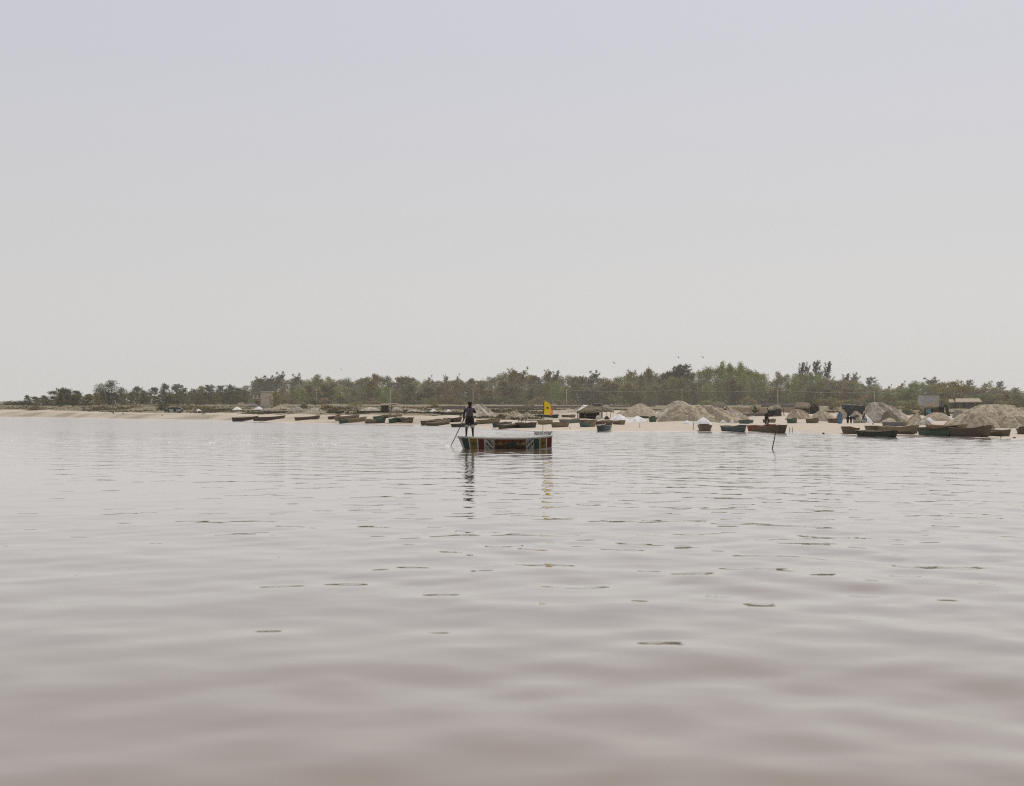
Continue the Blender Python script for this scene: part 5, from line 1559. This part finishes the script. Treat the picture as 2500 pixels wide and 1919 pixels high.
# dark tarpaulin tent
p = gp(2083, 1016); o = empty("tarpaulin_tent", p, 0, "long dark tarpaulin tent with blue patches behind the workers", "tent")
q0, q1, qt, qtr = local(2055, 0, p)[0], local(2112, 0, p)[0], local(0, 988, p)[1], local(0, 991, p)[1]
M_tarp = mat("dark_patched_tarpaulin", (0.035, 0.042, 0.035), (0.06, 0.045, 0.03), 0.8)
b = MB(); n = 16; V = []
for lay in (0, .05):
    for i in range(n + 1):
        u = i / n; x_ = q0 + (q1 - q0) * u
        V += [(x_, -.2 + .05 * math.sin(i * 1.9) + lay, -.1), (x_, .0 + .08 * math.sin(i * 1.1) + lay, (qt + (qtr - qt) * u) * .6), (x_, .1 + lay, qt + (qtr - qt) * u + .06 * math.sin(i * 1.7))]
m3 = 3 * (n + 1)
Fs = []
for i in range(n):
    for j in range(2):
        q = 3 * i + j; Fs += [(q, q + 3, q + 4, q + 1), (m3 + q, m3 + q + 1, m3 + q + 4, m3 + q + 3)]
b.add(V, Fs).build("tarpaulin", M_tarp, o)
shag(o, "roof", [(q0, .2, qt), (q1, .2, qtr), (q1 - .2, 2.8, qtr - .1), (q0 + .2, 2.8, qt - .1)], M_thatch2, th=.08, fringe=.08, seed=9)
for (xa, xb, za, zb) in ((2056, 2062, 989, 997), (2073, 2082, 992, 998)):
    l0, l1 = local(xa, zb, p), local(xb, za, p); b = MB(); b.box(((l0[0] + l1[0]) / 2, -.17, (l0[1] + l1[1]) / 2), (l1[0] - l0[0], .03, l1[1] - l0[1])); b.build("blue_patch", mat("dull_blue_patch", (0.07, 0.11, 0.16), (0.04, 0.06, 0.085), 4), o)
posts(o, [(q0, 0, 0, qt + .1, 0), (q1, 0, 0, qtr + .1, 0), ((q0 + q1) / 2, .1, 0, qt + .05, 0)], .05)
# sign board
p = gp(2195.5, 1000); o = empty("sign_board", p, 0, "blank pale board on a post above the shrubs right of the tallest heap", "sign")
l0, l1 = local(2189, 984.5, p), local(2200, 977, p)
b = MB(); b.box(((l0[0] + l1[0]) / 2, 0, (l0[1] + l1[1]) / 2), (l1[0] - l0[0], .05, l1[1] - l0[1]), 0, Matrix.Rotation(R(6), 3, 'Y')); b.build("board", M_concrete, o)
posts(o, [(0, .08, 0, l0[1] + .2, 0)], .07, M_concrete)
# hut with turquoise door
p = gp(2286, 1016); o = empty("thatched_hut", p, 0, "dark thatched hut with a turquoise door behind the flat topped heap", "hut")
a0, a1 = local(2254, 995, p), local(2312, 993, p); zr = local(0, 983, p)[1]
shag(o, "roof", [(a0[0], -.4, a0[1]), (local(2290, 0, p)[0], -.4, a0[1] + .1), (local(2300, 0, p)[0], 1.5, zr), (local(2268, 0, p)[0], 1.5, zr)], M_thatch, seed=11)
shag(o, "roof", [(local(2292, 0, p)[0], -.3, a0[1] + .1), (a1[0], -.2, a1[1]), (local(2310, 0, p)[0], 1.5, zr + .1), (local(2300, 0, p)[0], 1.5, zr + .1)], M_dark, seed=12, th=.06)
b = MB(); b.box((local(2283, 0, p)[0], .6, .9), (local(2308, 0, p)[0] - local(2260, 0, p)[0], .1, 2.0)); b.build("hut_front", M_dark, o)  # dark panel painted as the shaded inside of this hut
l0, l1 = local(2262, 1009, p), local(2273.5, 996, p); b = MB(); b.box(((l0[0] + l1[0]) / 2, .1, (l0[1] + l1[1]) / 2), (l1[0] - l0[0], .06, l1[1] - l0[1])); b.build("door", M_turq, o)
l0, l1 = local(2278, 1009, p), local(2288, 996, p); b = MB(); b.box(((l0[0] + l1[0]) / 2, .2, (l0[1] + l1[1]) / 2), (l1[0] - l0[0], .06, l1[1] - l0[1])); b.build("mat_screen", M_mat, o)
b = MB(); l = local(2309, 995, p); l2 = local(2318, 1014, p); b.add([(l[0] - .3, -.1, l[1] + .6), (l[0] + .3, -.1, l[1] + .5), (l2[0], -.3, l2[1]), (l2[0] - .6, -.3, l2[1]), (l[0] - .3, .05, l[1] + .6), (l[0] + .3, .05, l[1] + .5), (l2[0], -.15, l2[1]), (l2[0] - .6, -.15, l2[1])], [(0, 3, 2, 1), (4, 5, 6, 7), (0, 1, 5, 4), (1, 2, 6, 5), (2, 3, 7, 6), (3, 0, 4, 7)]).build("hanging_tarpaulin", M_dark, o)
posts(o, [(local(2260, 0, p)[0], -.2, 0, a0[1], 0), (local(2289, 0, p)[0], -.2, 0, a0[1], 0), (local(2306, 0, p)[0], -.2, 0, a1[1], .1)], .05)
# white house
p = gp(2270, 1006); o = empty("white_house", p, 0, "white walled house with a dark flat roof edge among the right hand trees", "house")
w0, w1, zt = local(2252, 0, p)[0], local(2293, 0, p)[0], local(0, 964, p)[1]
b = MB(); b.box(((w0 + w1) / 2, 3, zt / 2), (w1 - w0, 6, zt)); b.build("wall", mat("white_house_wall", (0.46, 0.455, 0.445), (0.38, 0.375, 0.37), 1), o)
b = MB(); b.box(((w0 + w1) / 2 + .1, 2.9, zt + .1), (w1 - w0 + .6, 6.6, .2)); b.build("roof", M_greywall, o)
b = MB(); b.box((w1 - .5, 1.5, zt + .32), (1.3, 2, .25)); b.build("roof_box", M_block, o)
b = MB(); b.box((local(2276, 0, p)[0], -.03, local(0, 979, p)[1]), (.4, .06, .5)); wf = b.build("window", M_greywall, o)
# long shed
p = gp(2368, 1008); o = empty("long_shed", p, 0, "long open shed with a pale sunlit roof below the flat topped tree", "shed")
g0, g1 = local(2316, 982, p), local(2398, 981, p); zr = local(0, 973, p)[1]
shag(o, "roof", [(local(2332, 0, p)[0], -.3, g0[1] + .05), (g1[0], -.3, g1[1]), (g1[0] - .4, 2.6, zr), (local(2338, 0, p)[0], 2.6, zr)], mat("sunlit_dry_roof", (0.46, 0.38, 0.28), (0.30, 0.235, 0.165), 3), seed=13, nu=24)
shag(o, "roof", [(g0[0], -.1, g0[1]), (local(2331, 0, p)[0], -.1, g0[1]), (local(2330, 0, p)[0], 2.0, zr - .3), (local(2320, 0, p)[0], 2.0, zr - .35)], _MATS["sunlit_dry_roof"], seed=14)
b = MB(); b.box(((g0[0] + g1[0]) / 2, 2.7, g0[1] / 2), (g1[0] - g0[0], .1, g0[1])); b.build("back_wall", M_mat, o)
for (xa, xb, yy, m) in ((2322, 2328, .5, M_mat), (2338, 2352, .8, mat("olive_screen", (0.13, 0.125, 0.075), (0.075, 0.07, 0.045), 3)), (2358, 2374, .6, _MATS.get("grey_tarpaulin")), (2394, 2398, .3, M_mat)):
    la, lb = local(xa, 0, p)[0], local(xb, 0, p)[0]; b = MB(); b.box(((la + lb) / 2, yy, g0[1] * .5), (lb - la, .06, g0[1])); b.build("screen", m, o)
posts(o, [(local(q, 0, p)[0], -.1 + .1 * (i % 2), 0, g0[1] + .1, .02) for i, q in enumerate((2320, 2332, 2346, 2357, 2377, 2388, 2402, 2410, 2418))], .055, M_darkwood)
b = MB(); b.box((local(2410, 0, p)[0], 0, g1[1] + .1), (local(2420, 0, p)[0] - local(2398, 0, p)[0], 1.6, .08)); b.build("roof_frame", M_darkwood, o)
for i, zz in enumerate((986, 992)):
    l = local(2381, zz, p); b = MB(); b.box((l[0], .2, l[1]), (.5, .3, .25)); b.build("white_box", M_white, o)
# grey panel leaning in front of the shed
p = gp(2338, 1022); b = MB(); s = p.y / F
b.add([(-1.0, 0, 0), (-.2, -.2, .0), (.95, .5, 1.35), (-.35, .7, 1.45), (-1.0, .1, 0), (-.2, -.08, -.12), (.95, .62, 1.23), (-.35, .82, 1.33)], [(0, 1, 2, 3), (7, 6, 5, 4), (0, 4, 5, 1), (1, 5, 6, 2), (2, 6, 7, 3), (3, 7, 4, 0)])
o = b.build("leaning_board", mat("grey_weathered_board", (0.30, 0.27, 0.23), (0.20, 0.175, 0.145), 3), None); o.location = p
tag(o, "grey board leaning at a slant in front of the long shed", "board")
boat("overturned dark green boat lying below the long shed", 2350, 2378, 997, 1004, [P_dkgreen], P_greyblue, -1, False, H=.4)
# small thatched shade on the left
p = gp(946, 1008.5); o = empty("shade_shelter", p, 0, "small flat thatched shade with a dark hanging cloth left of the man", "shelter")
k0, k1 = local(929, 989.5, p), local(970, 987, p)
shag(o, "roof", [(k0[0], -.5, k0[1]), (k1[0], -.5, k1[1] + .05), (k1[0], 1.8, k1[1] + .15), (k0[0], 1.8, k0[1] + .2)], M_thatch2, th=.1, seed=15)
l0, l1 = local(930.5, 1003.5, p), local(948, 990, p); b = MB(); b.box(((l0[0] + l1[0]) / 2, -.1, (l0[1] + l1[1]) / 2), (l1[0] - l0[0], .06, l1[1] - l0[1])); b.build("hanging_cloth", mat("dark_grey_cloth", (0.07, 0.065, 0.055), (0.045, 0.042, 0.036), 4), o)
posts(o, [(local(q, 0, p)[0], .0, 0, k0[1], 0) for q in (931, 948, 956, 967)], .06, M_darkwood)
# ruined house
p = gp(640, 994.5); o = empty("ruined_house", p, 0, "unfinished tan house with an arched opening and a square tower", "house")
t0, t1, tt = local(636, 0, p)[0], local(662, 0, p)[0], local(0, 957, p)[1]
M_ruin = mat("ruin_plaster", (0.58, 0.51, 0.41), (0.48, 0.41, 0.32), .8)
b = MB(); b.box(((t0 + t1) / 2, 2, tt / 2), (t1 - t0, 4, tt)); b.build("tower", M_ruin, o)
b = MB(); b.box(((t0 + t1) / 2, 2, tt + .1), (t1 - t0 + .5, 4.5, .3)); b.build("parapet", M_ruin, o)
h0, h1, ht = local(617, 0, p)[0], local(636, 0, p)[0], local(0, 974, p)[1]
ax0, ax1, at = local(619, 0, p)[0], local(632, 0, p)[0], local(0, 978, p)[1]
V = []; n = 10
arch = [((ax0 + ax1) / 2 - (ax1 - ax0) / 2 * math.cos(k * math.pi / n), at - .9 + .9 * math.sin(k * math.pi / n)) for k in range(n + 1)]
outer = [(h0 + (h1 - h0) * k / n, ht) for k in range(n + 1)]
for y_ in (0, .35):
    V += [(x_, y_, z_) for x_, z_ in arch] + [(x_, y_, z_) for x_, z_ in outer]
m_ = 2 * (n + 1); Fs = []
for k in range(n):
    Fs += [(k, k + 1, n + 2 + k, n + 1 + k), (m_ + k, m_ + n + 1 + k, m_ + n + 2 + k, m_ + k + 1), (k, m_ + k, m_ + k + 1, k + 1), (n + 1 + k, n + 2 + k, m_ + n + 2 + k, m_ + n + 1 + k)]
MB().add(V, Fs).build("arched_wall", M_block, o)
for xa, xb in ((h0, ax0), (ax1, h1)):
    b = MB(); b.box(((xa + xb) / 2, .175, (at - .9) / 2), (xb - xa, .34, at - .9)); b.build("wall_pier", M_block, o)
b = MB(); b.box(((h0 + h1) / 2, 3.5, ht / 2), (h1 - h0, .3, ht)); b.build("back_wall", M_block, o)
b = MB(); b.box(((h0 + h1) / 2, 1.9, ht + .1), (h1 - h0 + .3, 4.2, .2)); b.build("floor_slab", M_ruin, o)
for q in (618.5, 628):
    l = local(q, 0, p)[0]; b = MB(); b.box((l, .3, ht + .75), (.35, .35, 1.1)); b.build("column_stub", M_ruin, o)

# utility poles and wires
POLES = [(233, 955, 988, "far left of the parked car beside the large round tree"), (341, 953, 990, "between the large round tree and the parked car"), (473, 947, 988, "right of the parked car"), (602, 950, 990, "left of the ruined house", 1), (772, 950, 992, "before the bright green round tree"),
         (953, 953, 994, "above the small thatched shade"), (1155, 949, 996, "just right of the man's head", 1), (1383, 951, 1000, "left of the open thatched hut"), (1665, 951, 1000, "behind the peak of the tall pale heap", 1), (1899, 951, 1006, "above the ragged dark shack"), (2135, 955, 1006, "above the tallest right hand heap")]
tops = []
for t in POLES:
    px, yt_, yb_, where = t[:4]
    p = gp(px, yb_); o = empty("utility_pole", p, 0, "thin pale utility pole " + where, "pole", "utility poles behind the beach")
    h = local(0, yt_, p)[1]
    b = MB(); b.tube([(0, 0, -.2), (0, 0, h)], [.15, .085], 8); b.build("post", M_concrete, o, True)
    b = MB(); b.box((0, 0, h - .25), (.5, .06, .06)); b.build("crossbar", M_concrete, o)
    if len(t) > 4:
        b = MB(); b.tube([(0, 0, h), (-.35, -.2, h + .15), (-.55, -.3, h + .12)], .03, 5); a_ = b.build("lamp_arm", M_concrete, o)
        b = MB(); b.box((-.65, -.35, h + .1), (.4, .22, .14)); b.build("lamp_head", M_white, a_)
    tops.append(p + Vector((0, 0, h - .2)))
for i in range(7, len(tops) - 1):
    a_, c_ = tops[i], tops[i + 1]
    b = MB(); b.tube([(a_.lerp(c_, t) - a_) - Vector((0, 0, 4 * .7 * t * (1 - t))) for t in [k / 10 for k in range(11)]], .022, 4)
    o = b.build("power_line", M_concrete); o.location = a_
    tag(o, ["power line between the poles over the thatched hut and the tall pale heap", "power line between the tall pale heap and the ragged shack", "power line between the ragged shack and the tallest right hand heap"][i - 7], "cable")

# parked car
cp = gp(424, 1008.5)
car = empty("parked_car", cp, R(186), "dark green car with a pale door and rear parked behind the beach at left", "car")
M_car = mat("dark_green_car_paint", (0.018, 0.035, 0.035), (0.014, 0.028, 0.028), 2, 0.35)
M_carw = mat("pale_car_paint", (0.42, 0.43, 0.41), (0.34, 0.35, 0.33), 2, 0.4)
M_glass = mat("car_glass", (0.03, 0.04, 0.045), (0.02, 0.028, 0.03), 2, 0.08)
prof = [(-2.15, .35), (2.1, .35), (2.18, .6), (2.05, .82), (1.15, .95), (.55, 1.42), (-1.35, 1.46), (-2.0, 1.02), (-2.2, .9)]
b = MB(); V = []
for y_, ins in ((-.84, 0), (.84, 0)):
    for x_, z_ in prof: V.append((x_, y_ * (0.86 if z_ > 1.0 else 1), z_))
n = len(prof)
Fs = [tuple(range(n)), tuple(range(2 * n - 1, n - 1, -1))] + [(k, n + k, n + (k + 1) % n, (k + 1) % n) for k in range(n)]
b.add(V, Fs).build("body", M_car, car)
for sgn in (-1, 1):
    b = MB(); b.add([(.95, sgn * .80, .99), (.5, sgn * .735, 1.36), (-.2, sgn * .735, 1.38), (-.2, sgn * .80, .99)], [(0, 1, 2, 3)]); b.build("side_window", M_glass, car)
    b = MB(); b.add([(-.3, sgn * .80, .99), (-.3, sgn * .735, 1.38), (-1.25, sgn * .735, 1.38), (-1.6, sgn * .80, 1.02)], [(0, 1, 2, 3)]); b.build("side_window", M_glass, car)
    b = MB(); b.box((.45, sgn * .86, .68), (1.0, .04, .5)); d = b.build("door", M_carw, car); b = MB(); b.box((.08, sgn * .89, .82), (.16, .03, .03)); b.build("handle", M_car, d)
    b = MB(); b.box((-1.35, sgn * .86, .74), (1.2, .04, .34)); b.build("side_panel", M_carw, car)
    b = MB(); b.box((2.1, sgn * .6, .68), (.1, .3, .14)); b.build("headlight", M_carw, car)
    b = MB(); b.box((-2.16, sgn * .65, .85), (.08, .22, .2)); b.build("tail_light", P_red, car)
    for wx in (-1.35, 1.35):
        b = MB(); n2 = 16; V = []
        for y_ in (sgn * .66, sgn * .87):
            for k in range(n2): V.append((wx + .32 * math.cos(k * 2 * math.pi / n2), y_, .32 + .32 * math.sin(k * 2 * math.pi / n2)))
        w_ = b.add(V, [tuple(range(n2)), tuple(range(2 * n2 - 1, n2 - 1, -1))] + [(k, n2 + k, n2 + (k + 1) % n2, (k + 1) % n2) for k in range(n2)]).build("wheel", M_rubber, car)
        b = MB(); b.tube([(wx, sgn * .86, .32), (wx, sgn * .885, .32)], .18, 10); b.build("rim", _MATS["metal_grey"], w_)
b = MB(); b.add([(1.12, -.66, .985), (1.12, .66, .985), (.6, .62, 1.40), (.6, -.62, 1.40)], [(0, 1, 2, 3)]); w_ = b.build("windscreen", M_glass, car); w_.location = (.02, 0, .02)
b = MB(); b.add([(-1.42, -.62, 1.43), (-1.42, .62, 1.43), (-1.98, .68, 1.06), (-1.98, -.68, 1.06)], [(0, 1, 2, 3)]); w_ = b.build("rear_window", M_glass, car); w_.location = (-.03, 0, .02)
b = MB(); b.box((-2.2, 0, .48), (.14, 1.6, .2)); b.build("bumper", M_rubber, car)
b = MB(); b.box((2.18, 0, .46), (.14, 1.6, .2)); b.build("bumper", M_rubber, car)

# sticks, logs and stones on the sand
STK = [(1562, 1046, 1034, 0, "thin stick upright in the sand right of the blue and pale boat"), (1692, 1051, 1028, 1.2, "thin leaning stick in the sand left of the olive boat"),
       (1265.5, 1036, 1016.5, .6, "dark post with a knob, left of three posts behind the boats"), (1269.5 + 4, 1034.5, 1018, -.3, "thin dark post, middle of three behind the boats"), (1283, 1035.5, 1017, .1, "thin pale post, right of three behind the boats"),
       (1928, 1055, 1043, 0, "left short peg in the sand right of the olive brown boat"), (1934, 1055, 1043, 0, "right short peg in the sand right of the olive brown boat"), (2443, 1070, 1058, 0, "short stick in the sand at the far right"), (2424, 1060, 1044, 2.5, "pale oar leaning on the tilted boat at right")]
for (px, yb_, yt_, lx, lab) in STK:
    p = gp(px, yb_); h = (yb_ - yt_) * p.y / F; s = p.y / F
    b = MB(); b.tube([(0, 0, -.15), (lx * s * .6, 0, h * .5), (lx * s * 2, 0, h)], [.03, .028, .02], 6)
    o = b.build("stick", M_darkwood if "pale" not in lab else M_post, None, True); o.location = p
    tag(o, lab, "stick")
LOG = [(497, 1012, 12, 2.6, "short black log on the sand right of the parked car"), (276, 1009.5, 6, 3, "small dark lump on the sand at far left"), (2012, 1060.2, 8, 3, "pair of small dark stones at the waterline right of the pegs"), (2480, 1070.6, 9, 3, "dark driftwood at the waterline at far right"),
       (928, 1033.8, 6, 2.5, "small dark stone at the waterline below the green bowed boats"), (1392, 1047.5, 7, 2.5, "dark stone at the waterline below the mottled boat"), (507, 1021.5, 8, 1.6, "small dark weed clump on the left beach"), (395, 1015, 7, 1.5, "small dark scrap on the left beach below the car"), (300, 1009.8, 4, 1.4, "tiny dark pebble right of the small lump at far left"), (1031, 1037, 5, 3, "small dark block beside the brown boat with dark stern"), (2155, 1067.4, 6, 2, "brown driftwood touching the half sunk boat's bow")]
for i, (px, py, w, h, lab) in enumerate(LOG):
    bundle("driftwood" if "log" in lab or "drift" in lab else "stone", lab, "driftwood" if "log" in lab or "drift" in lab else "stone", px, py, w, h, M_darkwood, 40 + i, .5)

def foam():
    rnd = np.random.RandomState(9)
    b = MB()
    def fleck(px, py, w, h=.03):
        p = onwater(px, py); n = 7; V = [(p.x, p.y, h + .02)]
        for k in range(n):
            a = k * 2 * math.pi / n; f = rnd.uniform(.6, 1.2)
            V.append((p.x + w / 2 * f * math.cos(a), p.y + .25 * f * math.sin(a), -.02))
        b.add(V, [(0, 1 + k, 1 + (k + 1) % n) for k in range(n)])
    for x_ in np.arange(20, 930, 3.2):
        if rnd.rand() < (0.14 if 20 < x_ < 130 or x_ > 480 else 0.03):
            fleck(x_ + rnd.normal(), 1075.5 + (x_ - 60) * .0128 + rnd.normal() * .5, rnd.uniform(.03, .12), .012)
    for k in range(9): fleck(1086 + k * 2.4 + rnd.normal(), 1089.3 + rnd.normal() * .35, rnd.uniform(.05, .16), .05)
    for k in range(0): fleck(1140 + rnd.rand() * 205, 1096.5 + rnd.normal() * .4, rnd.uniform(.03, .12), .02)
    tag(b.build("foam", mat("white_foam", (0.85, 0.85, 0.85), (0.75, 0.75, 0.75), 3)), "thin broken line of white foam flecks on the lake", kind="stuff")
foam()

# birds
for (px, py, D, ro, lab) in ((1499, 886, 230, .6, "small bird gliding above the trees over the thatched hut"), (1656.5, 872.5, 260, -.2, "tiny bird above the plumed tree"), (1715.5, 872, 210, 1.0, "bird banking above the greenest trees"), (833, 902.5, 300, .9, "bird just above the tree line left of the man")):
    p = ray(px, py, D)
    o = empty("bird", p, ro, lab, "bird", rot=(R(50), R(-30), ro))
    o.scale = (.62, .62, .62)
    b = MB(); b.tube([(-.20, 0, 0), (-.05, 0, 0), (.12, 0, 0), (.22, 0, .02)], [.01, .05, .05, .015], 6); b.build("body", M_dark, o, True)
    for sg in (-1, 1):
        b = MB(); b.add([(.08, 0, .02), (.12, sg * .30, .10), (-.02, sg * .58, .05), (-.06, sg * .28, .08), (-.10, 0, .02)], [(0, 1, 3, 4), (1, 2, 3)]); b.build("wing", M_dark, o)

# ------------------------------------------------------------------ haze
xs = 4.0
b = MB(); b.box((0, 645, 12.2), (2700, 1400, 27.6))
m = bpy.data.materials.new("haze"); m.use_nodes = True
N, L = m.node_tree.nodes, m.node_tree.links
N.clear()
vol = N.new("ShaderNodeVolumePrincipled"); out = N.new("ShaderNodeOutputMaterial")
vol.inputs["Color"].default_value = (1.0, 0.975, 0.93, 1)
vol.inputs["Density"].default_value = 0.00012
vol.inputs["Anisotropy"].default_value = 0.4
L.new(vol.outputs[0], out.inputs["Volume"])
hz = b.build("haze", m)
tag(hz, "pale dry haze over the lake", kind="stuff")
